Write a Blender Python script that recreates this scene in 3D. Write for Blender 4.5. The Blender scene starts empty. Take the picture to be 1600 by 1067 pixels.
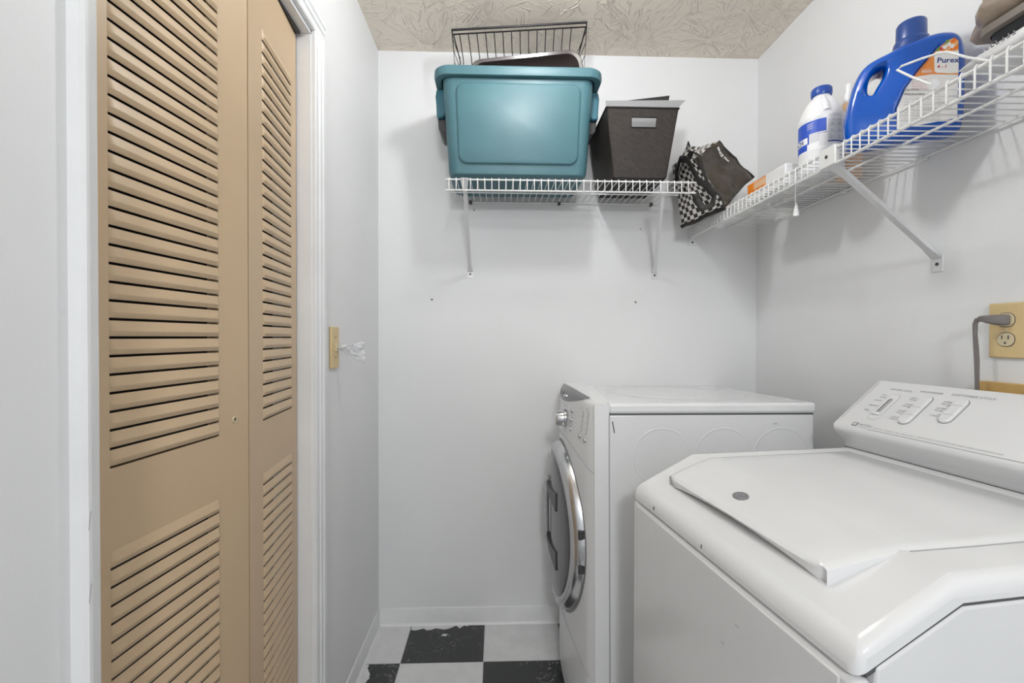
import bpy, bmesh, math, random
from mathutils import Vector, Matrix, noise
random.seed(7)
SC = bpy.context.scene
COL = SC.collection
PI = math.pi

# ---------------------------------------------------------------- camera, world, exposure
cam_d = bpy.data.cameras.new('camera'); cam = bpy.data.objects.new('camera', cam_d); COL.objects.link(cam)
yaw, pit, rol = .0325, -.0098, .002
F = Vector((math.sin(yaw)*math.cos(pit), math.cos(yaw)*math.cos(pit), math.sin(pit)))
R0 = Vector((math.cos(yaw), -math.sin(yaw), 0)); U0 = R0.cross(F)
R1 = math.cos(rol)*R0 + math.sin(rol)*U0; U1 = -math.sin(rol)*R0 + math.cos(rol)*U0
cam.matrix_world = Matrix(((R1.x, U1.x, -F.x, 0), (R1.y, U1.y, -F.y, 0), (R1.z, U1.z, -F.z, 1.2), (0, 0, 0, 1)))
cam_d.sensor_width = 36; cam_d.lens = 700/1600*36; cam_d.clip_start = .02
SC.camera = cam

world = bpy.data.worlds.new('world'); SC.world = world; world.use_nodes = True
bg = world.node_tree.nodes['Background']; bg.inputs[0].default_value = (.92, .96, 1.0, 1); bg.inputs[1].default_value = .74
SC.view_settings.view_transform = 'Standard'; SC.view_settings.look = 'None'
SC.view_settings.exposure = 0.04; SC.view_settings.gamma = 1; SC.view_settings.use_curve_mapping = False
LAMP_STRENGTH = 132.0        # the room's bare-bulb ceiling lamp
HALL_ENERGY = 22.0          # hallway light behind the camera
hl = bpy.data.lights.new('hall_light', 'AREA'); hl.shape = 'DISK'; hl.size = .35; hl.energy = HALL_ENERGY; hl.color = (.97, .985, 1)
hlo = bpy.data.objects.new('hall_light', hl); COL.objects.link(hlo); hlo.location = (.15, -1.5, 2.2)
hlo.rotation_euler = (Vector((.3, 1.8, 1.3))-Vector(hlo.location)).to_track_quat('-Z', 'Y').to_euler()

XL, XR, YB, H, YF = -.492, 1.0996, 1.8707, 2.377, -1.0

# ---------------------------------------------------------------- materials
def lin(r, g, b):
    f = lambda c: (c/255/12.92) if c/255 <= .04045 else ((c/255+.055)/1.055)**2.4
    return (f(r), f(g), f(b))
class NT:
    def __init__(s, m): s.t = m.node_tree; s.n = s.t.nodes; s.b = s.n['Principled BSDF']
    def new(s, typ, **kw):
        n = s.n.new(typ)
        for k, v in kw.items():
            if k == 'ins':
                for i, val in v.items():
                    if hasattr(val, 'is_output') or isinstance(val, bpy.types.NodeSocket): s.t.links.new(val, n.inputs[i])
                    else: n.inputs[i].default_value = val
            else: setattr(n, k, v)
        return n
    def link(s, a, b): s.t.links.new(a, b)
def mat(name, col, rough=.5, metal=0., spec=.5, coat=0., mottle=0., mscale=6., bump=0., bscale=80., alpha=1., trans=0.):
    m = bpy.data.materials.new(name); m.use_nodes = True; t = NT(m); b = t.b
    b.inputs['Base Color'].default_value = (*col, 1); b.inputs['Roughness'].default_value = rough
    b.inputs['Metallic'].default_value = metal; b.inputs['Specular IOR Level'].default_value = spec
    b.inputs['Coat Weight'].default_value = coat; b.inputs['Alpha'].default_value = alpha; b.inputs['Transmission Weight'].default_value = trans
    tc = t.new('ShaderNodeTexCoord')
    if mottle:
        n = t.new('ShaderNodeTexNoise', ins={'Vector': tc.outputs['Object'], 'Scale': mscale, 'Detail': 5., 'Roughness': .6})
        r = t.new('ShaderNodeMapRange', ins={'Value': n.outputs['Fac'], 'From Min': .3, 'From Max': .7, 'To Min': 1-mottle, 'To Max': 1+mottle*.4})
        mx = t.new('ShaderNodeVectorMath', operation='SCALE', ins={0: col, 'Scale': r.outputs[0]})
        t.link(mx.outputs[0], b.inputs['Base Color'])
    if bump:
        n2 = t.new('ShaderNodeTexNoise', ins={'Vector': tc.outputs['Object'], 'Scale': bscale, 'Detail': 4.})
        bp = t.new('ShaderNodeBump', ins={'Strength': bump, 'Distance': .002, 'Height': n2.outputs['Fac']})
        t.link(bp.outputs[0], b.inputs['Normal'])
    return m
M = {}
M['wall'] = mat('wall_paint', (.78, .785, .79), .55, mottle=.035, mscale=2.2, bump=.12, bscale=160)
M['trim'] = mat('trim_paint', (.80, .805, .81), .35, mottle=.05, mscale=9, bump=.08, bscale=60)
M['base'] = mat('base_paint', (.74, .745, .75), .4, mottle=.05, mscale=12)
M['white_tile'] = mat('white_vinyl', (.68, .685, .69), .35, mottle=.10, mscale=14)
M['door'] = mat('tan_door_paint', lin(199, 174, 142), .42, mottle=.04, mscale=4)
M['dark'] = mat('closet_shade', (.06, .05, .04), .9)  # closet's shade put into the wall colour so the louver slits look dark
M['enamel'] = mat('white_enamel', (.80, .805, .81), .16, coat=.3, mottle=.02, mscale=5)
M['enamel_side'] = mat('white_enamel_side', (.77, .775, .78), .2, coat=.25, mottle=.03, mscale=5)
M['plastic_w'] = mat('white_plastic', (.80, .80, .80), .35)
M['console_w'] = mat('console_plastic', (.74, .745, .75), .3)
M['seam'] = mat('dark_seam', (.09, .09, .09), .7)
M['chrome'] = mat('silver_trim', (.62, .62, .63), .22, metal=1.)
M['frame_grey'] = mat('grey_door_frame', (.50, .50, .51), .25, metal=.3)
M['glass'] = mat('smoked_glass', (.075, .075, .078), .22, coat=.15)
M['hdark'] = mat('dark_plastic', (.04, .04, .042), .35)
M['grey_panel'] = mat('grey_display', (.22, .22, .23), .3)
M['grey_print'] = mat('grey_print', (.25, .25, .26), .5)
M['light_print'] = mat('light_grey_print', (.42, .42, .43), .5)
M['white_print'] = mat('white_print', (.85, .85, .85), .5)
M['wire_w'] = mat('white_coated_wire', (.76, .76, .75), .35)
M['bracket'] = mat('white_bracket', (.72, .72, .73), .35, metal=.1)
M['screw'] = mat('dark_screw', (.09, .085, .08), .45, metal=.6)
M['teal'] = mat('teal_plastic', (.060, .158, .188), .45, mottle=.10, mscale=7, bump=.03, bscale=40)
M['teal_d'] = mat('teal_plastic_handle', (.04, .15, .20), .35)
M['black_wire'] = mat('black_wire', (.018, .016, .015), .4, metal=.3)
M['brown_pl'] = mat('dark_brown_plastic', (.045, .035, .034), .22, coat=.3)
M['paper'] = mat('grey_paper', (.30, .305, .31), .6)
M['black_card'] = mat('black_card', (.015, .014, .013), .6)
M['bag_black'] = mat('black_bag', (.052, .041, .031), .28, mottle=.45, mscale=16, bump=1., bscale=22)
M['strap'] = mat('black_strap', (.014, .013, .012), .6)
M['bleach'] = mat('white_bottle', (.83, .83, .84), .3)
M['blue_cap'] = mat('blue_cap', (.015, .075, .36), .3)
M['label_pale'] = mat('pale_label', (.62, .63, .66), .5)
M['blue_label'] = mat('blue_label', (.03, .09, .50), .4)
M['jug'] = mat('blue_jug', (.0, .085, .47), .16, coat=.4)
M['jug_cap'] = mat('navy_cap', (.018, .06, .24), .3)
M['peach'] = mat('peach_bottle', (.80, .52, .32), .35)
M['orange'] = mat('orange_label', (.85, .25, .02), .4)
M['red_print'] = mat('red_print', (.55, .03, .03), .5)
M['navy_print'] = mat('navy_print', (.02, .05, .25), .5)
M['ivory'] = mat('ivory_plate', lin(214, 190, 140), .4, mottle=.06, mscale=30)
M['ivory_l'] = mat('ivory_socket', lin(206, 192, 160), .4)
M['tan_wood'] = mat('tan_plate', lin(205, 168, 105), .5, mottle=.1, mscale=30)
M['cord'] = mat('grey_cord', (.17, .155, .15), .5)
M['tray'] = mat('brown_grey_tray', (.16, .135, .115), .4)
M['tray_d'] = mat('dark_tray_edge', (.02, .022, .026), .5)
M['bulb'] = mat('lit_bulb', (1, 1, 1), .5)
bt = NT(M['bulb']); bt.b.inputs['Emission Color'].default_value = (.965, .985, 1, 1); bt.b.inputs['Emission Strength'].default_value = LAMP_STRENGTH
M['clear'] = mat('clear_plastic', (.85, .86, .88), .12, alpha=.38)
M['smudge'] = mat('grey_smudge', (.50, .50, .51), .6)
M['hem'] = mat('brown_bag', (.30, .235, .18), .35, mottle=.4, mscale=20, bump=.3, bscale=25)
M['pack'] = mat('white_film_pack', (.74, .74, .75), .3, mottle=.08, mscale=25, bump=.5, bscale=35)

def ceiling_mat():
    m = mat('stomped_ceiling', lin(240, 230, 216), .8); t = NT(m)
    tc = t.new('ShaderNodeTexCoord')
    hs = []
    for sc, off in ((4.2, 0.), (5.1, 7.3)):
        mp = t.new('ShaderNodeMapping', ins={'Vector': tc.outputs['Object'], 'Location': (off, off*.7, 0)})
        wn = t.new('ShaderNodeTexNoise', ins={'Vector': mp.outputs[0], 'Scale': 9., 'Detail': 2.})
        wv = t.new('ShaderNodeVectorMath', operation='MULTIPLY_ADD', ins={0: wn.outputs['Color'], 1: (.06, .06, 0), 2: mp.outputs[0]})
        vo = t.new('ShaderNodeTexVoronoi', voronoi_dimensions='2D', ins={'Vector': wv.outputs[0], 'Scale': sc})
        d = t.new('ShaderNodeVectorMath', operation='SUBTRACT', ins={0: wv.outputs[0], 1: vo.outputs['Position']})
        sp = t.new('ShaderNodeSeparateXYZ', ins={0: d.outputs[0]})
        an = t.new('ShaderNodeMath', operation='ARCTAN2', ins={0: sp.outputs[1], 1: sp.outputs[0]})
        ln = t.new('ShaderNodeVectorMath', operation='LENGTH', ins={0: d.outputs[0]})
        a2 = t.new('ShaderNodeMath', operation='MULTIPLY', ins={0: an.outputs[0], 1: 3.4})
        l2 = t.new('ShaderNodeMath', operation='MULTIPLY', ins={0: ln.outputs['Value'], 1: 9.})
        cs = t.new('ShaderNodeSeparateXYZ', ins={0: vo.outputs['Color']})
        s3 = t.new('ShaderNodeMath', operation='MULTIPLY', ins={0: cs.outputs[0], 1: 40.})
        cv = t.new('ShaderNodeCombineXYZ', ins={0: a2.outputs[0], 1: l2.outputs[0], 2: s3.outputs[0]})
        nn = t.new('ShaderNodeTexNoise', ins={'Vector': cv.outputs[0], 'Scale': 1.6, 'Detail': .5})
        sb = t.new('ShaderNodeMath', operation='SUBTRACT', ins={0: nn.outputs['Fac'], 1: .5})
        ab = t.new('ShaderNodeMath', operation='ABSOLUTE', ins={0: sb.outputs[0]})
        r0 = t.new('ShaderNodeMapRange', interpolation_type='SMOOTHSTEP', ins={'Value': ab.outputs[0], 'From Min': .006, 'From Max': .030, 'To Min': 1., 'To Max': 0.})
        bk = t.new('ShaderNodeTexNoise', ins={'Vector': mp.outputs[0], 'Scale': 34., 'Detail': 1.})
        bm_ = t.new('ShaderNodeMapRange', ins={'Value': bk.outputs['Fac'], 'From Min': .40, 'From Max': .52, 'To Min': 0., 'To Max': 1.})
        rg = t.new('ShaderNodeMath', operation='MULTIPLY', ins={0: r0.outputs[0], 1: bm_.outputs[0]})
        fall = t.new('ShaderNodeMapRange', ins={'Value': ln.outputs['Value'], 'From Min': .01, 'From Max': .16, 'To Min': 1., 'To Max': .35})
        hs.append(t.new('ShaderNodeMath', operation='MULTIPLY', ins={0: rg.outputs[0], 1: fall.outputs[0]}).outputs[0])
    mx = t.new('ShaderNodeMath', operation='MAXIMUM', ins={0: hs[0], 1: hs[1]})
    bp = t.new('ShaderNodeBump', ins={'Strength': .9, 'Distance': .009, 'Height': mx.outputs[0]})
    t.link(bp.outputs[0], t.b.inputs['Normal'])
    return m
M['ceiling'] = ceiling_mat()

def black_tile_mat():
    m = mat('black_marbled_vinyl', (.03, .03, .032), .35); t = NT(m)
    tc = t.new('ShaderNodeTexCoord')
    n = t.new('ShaderNodeTexNoise', ins={'Vector': tc.outputs['Object'], 'Scale': 11., 'Detail': 5., 'Distortion': 1.2})
    ab = t.new('ShaderNodeMath', operation='SUBTRACT', ins={0: n.outputs['Fac'], 1: .5})
    a2 = t.new('ShaderNodeMath', operation='ABSOLUTE', ins={0: ab.outputs[0]})
    vein = t.new('ShaderNodeMapRange', ins={'Value': a2.outputs[0], 'From Min': .0, 'From Max': .008, 'To Min': .55, 'To Max': 0.})
    n2 = t.new('ShaderNodeTexNoise', ins={'Vector': tc.outputs['Object'], 'Scale': 3.5, 'Detail': 2.})
    msk = t.new('ShaderNodeMapRange', ins={'Value': n2.outputs['Fac'], 'From Min': .42, 'From Max': .6, 'To Min': 0., 'To Max': 1.})
    v = t.new('ShaderNodeTexVoronoi', ins={'Vector': tc.outputs['Object'], 'Scale': 60.})
    sp = t.new('ShaderNodeMapRange', ins={'Value': v.outputs['Distance'], 'From Min': .10, 'From Max': .16, 'To Min': .8, 'To Max': 0.})
    n3 = t.new('ShaderNodeTexNoise', ins={'Vector': tc.outputs['Object'], 'Scale': 7., 'Detail': 1.})
    m3 = t.new('ShaderNodeMapRange', ins={'Value': n3.outputs['Fac'], 'From Min': .52, 'From Max': .62, 'To Min': 0., 'To Max': 1.})
    a = t.new('ShaderNodeMath', operation='MULTIPLY', ins={0: vein.outputs[0], 1: msk.outputs[0]})
    b = t.new('ShaderNodeMath', operation='MULTIPLY', ins={0: sp.outputs[0], 1: m3.outputs[0]})
    mx = t.new('ShaderNodeMath', operation='MAXIMUM', ins={0: a.outputs[0], 1: b.outputs[0]})
    mix = t.new('ShaderNodeMix', data_type='RGBA', ins={0: mx.outputs[0], 6: (.035, .036, .038, 1), 7: (.6, .6, .6, 1)})
    t.link(mix.outputs[2], t.b.inputs['Base Color'])
    return m
M['black_tile'] = black_tile_mat()

def weave_mat():
    m = mat('dark_woven', (.05, .04, .035), .45); t = NT(m)
    tc = t.new('ShaderNodeTexCoord')
    mp = t.new('ShaderNodeMapping', ins={'Vector': tc.outputs['UV'], 'Rotation': (0, 0, .62)})
    w1 = t.new('ShaderNodeTexBrick', ins={'Vector': mp.outputs[0], 'Color1': (.9, .9, .9, 1), 'Color2': (.45, .45, .45, 1), 'Mortar': (0, 0, 0, 1), 'Scale': 60., 'Mortar Size': .05, 'Mortar Smooth': .6, 'Brick Width': .9, 'Row Height': .32})
    bp = t.new('ShaderNodeBump', ins={'Strength': .9, 'Distance': .003, 'Height': w1.outputs['Color']})
    mix = t.new('ShaderNodeMix', data_type='RGBA', ins={0: w1.outputs['Color'], 6: (.006, .005, .004, 1), 7: (.06, .047, .04, 1)})
    t.link(mix.outputs[2], t.b.inputs['Base Color']); t.link(bp.outputs[0], t.b.inputs['Normal'])
    return m
M['weave'] = weave_mat()

def checker_mat():
    m = mat('checker_fabric', (.7, .7, .7), .5); t = NT(m)
    tc = t.new('ShaderNodeTexCoord')
    ck = t.new('ShaderNodeTexChecker', ins={'Vector': tc.outputs['UV'], 'Color1': (.72, .69, .66, 1), 'Color2': (.025, .021, .018, 1), 'Scale': 1.})
    t.link(ck.outputs[0], t.b.inputs['Base Color'])
    return m
M['checker'] = checker_mat()

def ray_label_mat():
    m = mat('orange_sunburst_print', (.9, .4, .05), .35); t = NT(m)
    tc = t.new('ShaderNodeTexCoord')
    d = t.new('ShaderNodeVectorMath', operation='SUBTRACT', ins={0: tc.outputs['UV'], 1: (.150, .150, 0)})
    sp = t.new('ShaderNodeSeparateXYZ', ins={0: d.outputs[0]})
    an = t.new('ShaderNodeMath', operation='ARCTAN2', ins={0: sp.outputs[1], 1: sp.outputs[0]})
    a2 = t.new('ShaderNodeMath', operation='MULTIPLY', ins={0: an.outputs[0], 1: 7.})
    ln = t.new('ShaderNodeVectorMath', operation='LENGTH', ins={0: d.outputs[0]})
    cv = t.new('ShaderNodeCombineXYZ', ins={0: a2.outputs[0], 1: ln.outputs['Value']})
    nn = t.new('ShaderNodeTexNoise', ins={'Vector': cv.outputs[0], 'Scale': 2., 'Detail': 2.})
    cr = t.new('ShaderNodeValToRGB', ins={0: nn.outputs['Fac']})
    e = cr.color_ramp.elements; e[0].position = .38; e[0].color = (.80, .16, .012, 1); e[1].position = .66; e[1].color = (.78, .66, .40, 1)
    k = cr.color_ramp.elements.new(.52); k.color = (.86, .27, .03, 1)
    t.link(cr.outputs[0], t.b.inputs['Base Color'])
    return m
M['burst'] = ray_label_mat()

# ---------------------------------------------------------------- helpers
def link(o, parent=None):
    COL.objects.link(o)
    if parent is not None: o.parent = parent
    return o
class MB:
    def __init__(s): s.v = []; s.f = []
    def add(s, vs, fs):
        n = len(s.v); s.v += [tuple(p) for p in vs]; s.f += [tuple(i+n for i in f) for f in fs]; return s
    def box(s, x0, x1, y0, y1, z0, z1):
        vs = [(x, y, z) for z in (z0, z1) for y in (y0, y1) for x in (x0, x1)]
        return s.add(vs, [(0, 2, 3, 1), (4, 5, 7, 6), (0, 1, 5, 4), (2, 6, 7, 3), (0, 4, 6, 2), (1, 3, 7, 5)])
    def tube(s, pts, r, n=6, cap=True, flat=1., closed=False):
        pts = [Vector(p) for p in pts]; k = len(pts); rings = []
        up = Vector((0, 0, 1)); prev = None
        for i, p in enumerate(pts):
            if closed: t = pts[(i+1) % k]-pts[i-1]
            else: t = (pts[min(i+1, k-1)]-pts[max(i-1, 0)])
            t.normalize()
            if prev is None:
                a = up if abs(t.dot(up)) < .95 else Vector((1, 0, 0))
                nrm = (a-t*a.dot(t)).normalized()
            else:
                nrm = prev-t*prev.dot(t)
                nrm = nrm.normalized() if nrm.length > 1e-6 else prev
            prev = nrm; bn = t.cross(nrm)
            rr = r[i] if isinstance(r, (list, tuple)) else r
            rings.append([p+(nrm*math.cos(2*PI*j/n)*flat+bn*math.sin(2*PI*j/n))*rr for j in range(n)])
        vs = [v for q in rings for v in q]; fs = []
        for i in range(k if closed else k-1):
            a = i*n; b = ((i+1) % k)*n
            for j in range(n): fs.append((a+j, a+(j+1) % n, b+(j+1) % n, b+j))
        if cap and not closed: fs += [tuple(range(n))[::-1], tuple(range((k-1)*n, k*n))]
        return s.add(vs, fs)
    def prism(s, poly, axis, a, b):
        """poly 2d; axis 'y': poly=(x,z); axis 'x': poly=(y,z); axis 'z': poly=(x,y)"""
        mk = {'y': lambda p, t: (p[0], t, p[1]), 'x': lambda p, t: (t, p[0], p[1]), 'z': lambda p, t: (p[0], p[1], t)}[axis]
        n = len(poly); vs = [mk(p, a) for p in poly]+[mk(p, b) for p in poly]
        return s.add(vs, [tuple(range(n)), tuple(range(2*n-1, n-1, -1))]+[(i, n+i, n+(i+1) % n, (i+1) % n) for i in range(n)])
    def loft(s, loops, cap0=True, cap1=True, closed=True):
        n = len(loops[0]); vs = [p for l in loops for p in l]; fs = []
        for i in range(len(loops)-1):
            for j in range(n if closed else n-1): fs.append((i*n+j, i*n+(j+1) % n, (i+1)*n+(j+1) % n, (i+1)*n+j))
        if cap0: fs.append(tuple(range(n))[::-1])
        if cap1: fs.append(tuple(range((len(loops)-1)*n, len(loops)*n)))
        return s.add(vs, fs)
    def lathe(s, prof, n=24, c=(0, 0, 0), axis='z', sx=1., sy=1.):
        loops = []
        for r, h in prof:
            l = []
            for j in range(n):
                a = 2*PI*j/n; u, w = r*math.cos(a)*sx, r*math.sin(a)*sy
                l.append({'z': (c[0]+u, c[1]+w, c[2]+h), 'x': (c[0]+h, c[1]+u, c[2]+w), 'y': (c[0]+u, c[1]+h, c[2]+w)}[axis])
            loops.append(l)
        return s.loft(loops)
    def mesh(s, name):
        me = bpy.data.meshes.new(name); me.from_pydata(s.v, [], s.f)
        bm = bmesh.new(); bm.from_mesh(me); bmesh.ops.recalc_face_normals(bm, faces=bm.faces); bm.to_mesh(me); bm.free()
        return me
    def build(s, name, m, parent=None, smooth=None, bev=0, seg=3, loc=None, ang=40):
        me = s.mesh(name); me.materials.append(M[m] if isinstance(m, str) else m)
        o = link(bpy.data.objects.new(name, me), parent)
        if loc: o.location = loc
        if bev:
            b = o.modifiers.new('bevel', 'BEVEL'); b.width = bev; b.segments = seg; b.limit_method = 'ANGLE'; b.angle_limit = math.radians(32)
            b.harden_normals = False
            smooth = True if smooth is None else smooth
        if smooth:
            for p in me.polygons: p.use_smooth = True
            me.set_sharp_from_angle(angle=math.radians(ang if not bev else 60))
        return o
def thing(name, label, cat, loc=(0, 0, 0), rz=0., group=None):
    o = bpy.data.objects.new(name, None); link(o); o.empty_display_size = .05; o.location = loc; o.rotation_euler = (0, 0, rz)
    return tag(o, label, cat, group)
def tag(o, label, cat=None, group=None, kind=None):
    o['label'] = label
    if cat: o['category'] = cat
    if group: o['group'] = group
    if kind: o['kind'] = kind
    return o
def struct(o, label): o['kind'] = 'structure'; o['label'] = label; return o
def share(name, src, parent, loc):
    c = src.copy(); c.name = name; c.parent = parent; COL.objects.link(c); c.location = loc; return c
_fc = {}
def text(body, size, fn, m, parent, name='lettering', shear=0., bold=0.):
    """text mesh; fn maps (x, y) of the text plane (metres, baseline at 0) to a point"""
    cu = bpy.data.curves.new('txt', 'FONT'); cu.body = body; cu.size = size; cu.resolution_u = 2; cu.shear = shear; cu.offset = bold
    o = bpy.data.objects.new('txt', cu); COL.objects.link(o)
    dg = bpy.context.evaluated_depsgraph_get(); me = bpy.data.meshes.new_from_object(o.evaluated_get(dg))
    bpy.data.objects.remove(o)
    for v in me.vertices: v.co = Vector(fn(v.co.x, v.co.y))
    me.materials.clear(); me.materials.append(M[m]); me.name = name
    return link(bpy.data.objects.new(name, me), parent)
def fine_print(words, size, fn, m, parent):
    """print too small to read: a row of tiny strokes grouped in words of the given lengths"""
    mb = MB(); x = 0.; rr = random.Random(int(sum(words)*7+size*1e5)); h = size*.62
    for w in words:
        for k in range(w):
            a = rr.uniform(.75, 1.)*h; mb.add([fn(x, 0), fn(x+size*.36, 0), fn(x+size*.36, a*.3), fn(x, a*.3)], [(0, 1, 2, 3)])
            b = x+rr.choice((0, .2))*size; mb.add([fn(b, 0), fn(b+size*.14, 0), fn(b+size*.14, a), fn(b, a)], [(0, 1, 2, 3)]); x += size*.52
        x += size*.4
    return mb.build('fine_print', m, parent)
def rrect(w, d, r, n=5, cx=0., cy=0.):
    out = []
    for sx, sy, a0 in ((1, 1, 0), (-1, 1, 90), (-1, -1, 180), (1, -1, 270)):
        for i in range(n+1):
            a = math.radians(a0+90*i/n); out.append((cx+sx*(w/2-r)+r*math.cos(a), cy+sy*(d/2-r)+r*math.sin(a)))
    return out
def lerp(a, b, t): return a+(b-a)*t

# ================================================================ THE ROOM
# floor with checkerboard vinyl tiles
fl = struct(MB().box(XL-.12, XR+.12, YF, YB+.1, -.06, -.004).build('floor', 'base'), 'black and white checkerboard vinyl tile floor')
T = .305; tx0, ty0 = -.3551, 1.6475
for i in range(-1, 6):
    for j in range(-9, 1):
        x0, x1 = tx0+i*T, tx0+(i+1)*T; y0, y1 = ty0+j*T, ty0+(j+1)*T
        x0, x1, y0, y1 = max(x0, XL+.002), min(x1, XR-.002), max(y0, YF), min(y1, YB-.002)
        if x1-x0 < .02 or y1-y0 < .02: continue
        blk = (i+j) % 2 == 0
        q = .0012
        MB().box(x0+q, x1-q, y0+q, y1-q, -.004, 0).build('tile', 'black_tile' if blk else 'white_tile', fl)
def blob(name, pts, m, parent, z=.0006):
    return MB().prism(pts, 'z', z-.0005, z).build(name, m, parent)
rs = random.Random(3)
top = [(-.352, 1.868), (-.12, 1.868)]
low = [(-.352+.232*t/14, 1.868-(.028+.006*math.sin(t*1.7) if t < 10 else .028-.022*abs(math.sin(t*1.3)))-rs.random()*.006) for t in range(14, -1, -1)]
blob('paint_smear', top+low, 'white_tile', fl)
low = [(-.450-rs.random()*.014+.007*math.sin(k*.5), 1.342+k*.0084) for k in range(37)]
blob('paint_smear', [(XL+.003, 1.645), (XL+.003, 1.34)]+low, 'white_tile', fl)
blob('paint_smear', [(-.215+.012*math.cos(a)+(.01 if k % 2 else 0), 1.80+.007*math.sin(a)) for k, a in enumerate([2*PI*i/11 for i in range(11)])], 'white_tile', fl)

struct(MB().box(XL-.12, XR+.12, YF, YB+.1, H, H+.06).build('ceiling', 'ceiling'), 'beige ceiling with stomped brush texture')
wb = struct(MB().box(XL-.12, XR+.12, YB, YB+.1, -.06, H+.06).build('wall_back', 'wall'), 'white painted back wall behind dryer and storage tote')
wr = struct(MB().box(XR, XR+.1, YF, YB, -.06, H+.06).build('wall_right', 'wall'), 'white painted side wall holding long wire shelf and outlet')
DY0, DY1, DZ = .559, 1.206, 2.008     # closet opening
wl = struct(MB().box(XL-.1, XL, YF, DY0, -.06, H+.06).box(XL-.1, XL, DY1, YB, -.06, H+.06).box(XL-.1, XL, DY0, DY1, DZ, H+.06).build('wall_left', 'wall'),
            'white painted side wall with closet opening')
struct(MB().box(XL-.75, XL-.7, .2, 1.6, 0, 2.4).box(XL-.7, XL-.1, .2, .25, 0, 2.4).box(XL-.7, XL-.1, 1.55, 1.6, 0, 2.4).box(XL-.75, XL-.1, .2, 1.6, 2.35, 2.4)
       .build('wall_closet', 'dark'), 'closet walls coloured dark for shade behind louvered door')
cove = [(0, 0), (.012, 0), (.007, .004), (.005, .012), (.005, .068), (.003, .071), (0, .071)]
struct(MB().prism([(YB-p[0], p[1]) for p in cove], 'x', XL, XR).build('baseboard_back', 'base', smooth=True), 'white painted vinyl base along back wall')
struct(MB().prism([(XL+p[0], p[1]) for p in cove], 'y', 1.266, YB).build('baseboard_left', 'base', smooth=True), 'white painted vinyl base beside closet casing')
# nail holes and anchors on the back wall
for x, z, r in ((-.272, 1.355, .004), (.581, 1.348, .004), (.60, 1.655, .0025)):
    MB().lathe([(r*1.9, 0), (r*1.9, -.0008)], 12, (x, YB-.0002, z), 'y').build('anchor_patch', 'base', wb)
    MB().lathe([(r, -.0006), (r*.7, -.0016)], 10, (x, YB-.0002, z), 'y').build('screw_hole', 'screw', wb)

# closet casing: jambs and casing boards
trim = struct(bpy.data.objects.new('trim_1', None), 'white painted door casing around louvered closet door'); link(trim)
cx = XL+.018
def casing_v(ya, yb, inner_low):       # profile across y; inner edge thin
    s = 1 if inner_low else -1
    yi, yo = (ya, yb) if inner_low else (yb, ya)
    w = yb-ya
    pr = [(XL, yi), (XL+.010, yi), (XL+.012, yi+s*.004), (XL+.012, yi+s*.35*w), (XL+.015, yi+s*.42*w), (XL+.015, yi+s*.62*w), (cx, yi+s*.70*w), (cx, yo-s*.004), (cx-.004, yo), (XL, yo)]
    return MB().prism(pr, 'z', 0, DZ)
casing_v(DY1-.002, DY1+.056, True).build('casing_board', 'trim', trim)
casing_v(DY0-.029, DY0-.001, False).build('casing_board', 'trim', trim)
hp = [(XL, DZ-.002), (XL+.010, DZ-.002), (XL+.012, DZ+.002), (XL+.012, DZ+.018), (XL+.015, DZ+.022), (XL+.015, DZ+.034), (cx, DZ+.039), (cx, DZ+.052), (cx-.004, DZ+.056), (XL, DZ+.056)]
MB().prism(hp, 'y', DY0-.029, DY1+.056).build('casing_board', 'trim', trim)
MB().box(XL-.1, XL, DY1-.005, DY1, 0, DZ).build('jamb_board', 'trim', trim)
MB().box(XL-.1, XL, DY0, DY0+.006, 0, DZ).build('jamb_board', 'trim', trim)
MB().box(XL-.1, XL, DY0, DY1, DZ-.012, DZ).build('jamb_board', 'trim', trim)
# paint scuffs on the near casing and the wall next to it
for y, z, a in ((.5345, .90, .5), (.5345, .985, -.4)):
    MB().add([(cx+.0003, y-.0015, z-.010), (cx+.0003, y-.0005, z-.011), (cx+.0003, y+.0025, z+.010), (cx+.0003, y+.0015, z+.012)], [(0, 1, 2, 3)]).build('scuff', 'smudge', trim)

# bifold louvered closet door
door = struct(bpy.data.objects.new('door_1', None), 'tan metal bifold louvered closet door, slightly folded out'); link(door)
PT = .0254
def louver_mesh(L):
    prof = [(0., 0.), (.0042, -.0130), (.0046, -.0148), (.0012, -.0217), (.0002, -.0217), (-.0010, -.002)]
    loops = []
    for u, k in ((0, .05), (.0015, .5), (.004, .85), (.008, 1.), (L-.010, 1.), (L-.006, .8), (L-.002, .4), (L, 0.05)):
        loops.append([(u, p[0]*k if p[0] > 0 else p[0], p[1]) for p in prof])
    return MB().loft(loops).build('louver', 'door', None, smooth=True, ang=35)
def door_panel(rz, width, a, b, knob=False):
    """panel in local coords: x along the panel from the fold, y = outwards to the room, z up"""
    p = MB()
    ztop, zb = 1.985, .02
    up0, up1 = 1.044-.0254, 1.044-.0254+33*PT      # upper louver bank
    lo1 = .904; lo0 = lo1-31*PT
    for (x0, x1, z0, z1) in ((0, a, zb, ztop), (b, width, zb, ztop), (a, b, up1, ztop), (a, b, lo1, up0), (a, b, zb, lo0)):
        p.box(x0, x1, -.022, 0, z0, z1)
    pan = p.build('door_panel', 'door', door)
    pan.location = (-.497, .912, 0); pan.rotation_euler = (0, 0, rz)
    src = louver_mesh(b-a); src.parent = pan; src.location = (a, 0, up1)
    for k in range(1, 33): share('louver', src, pan, (a, 0, up1-k*PT))
    for k in range(31): share('louver', src, pan, (a, 0, lo1-k*PT))
    return pan
pan2 = door_panel(0, .280, .066, .243)
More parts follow.
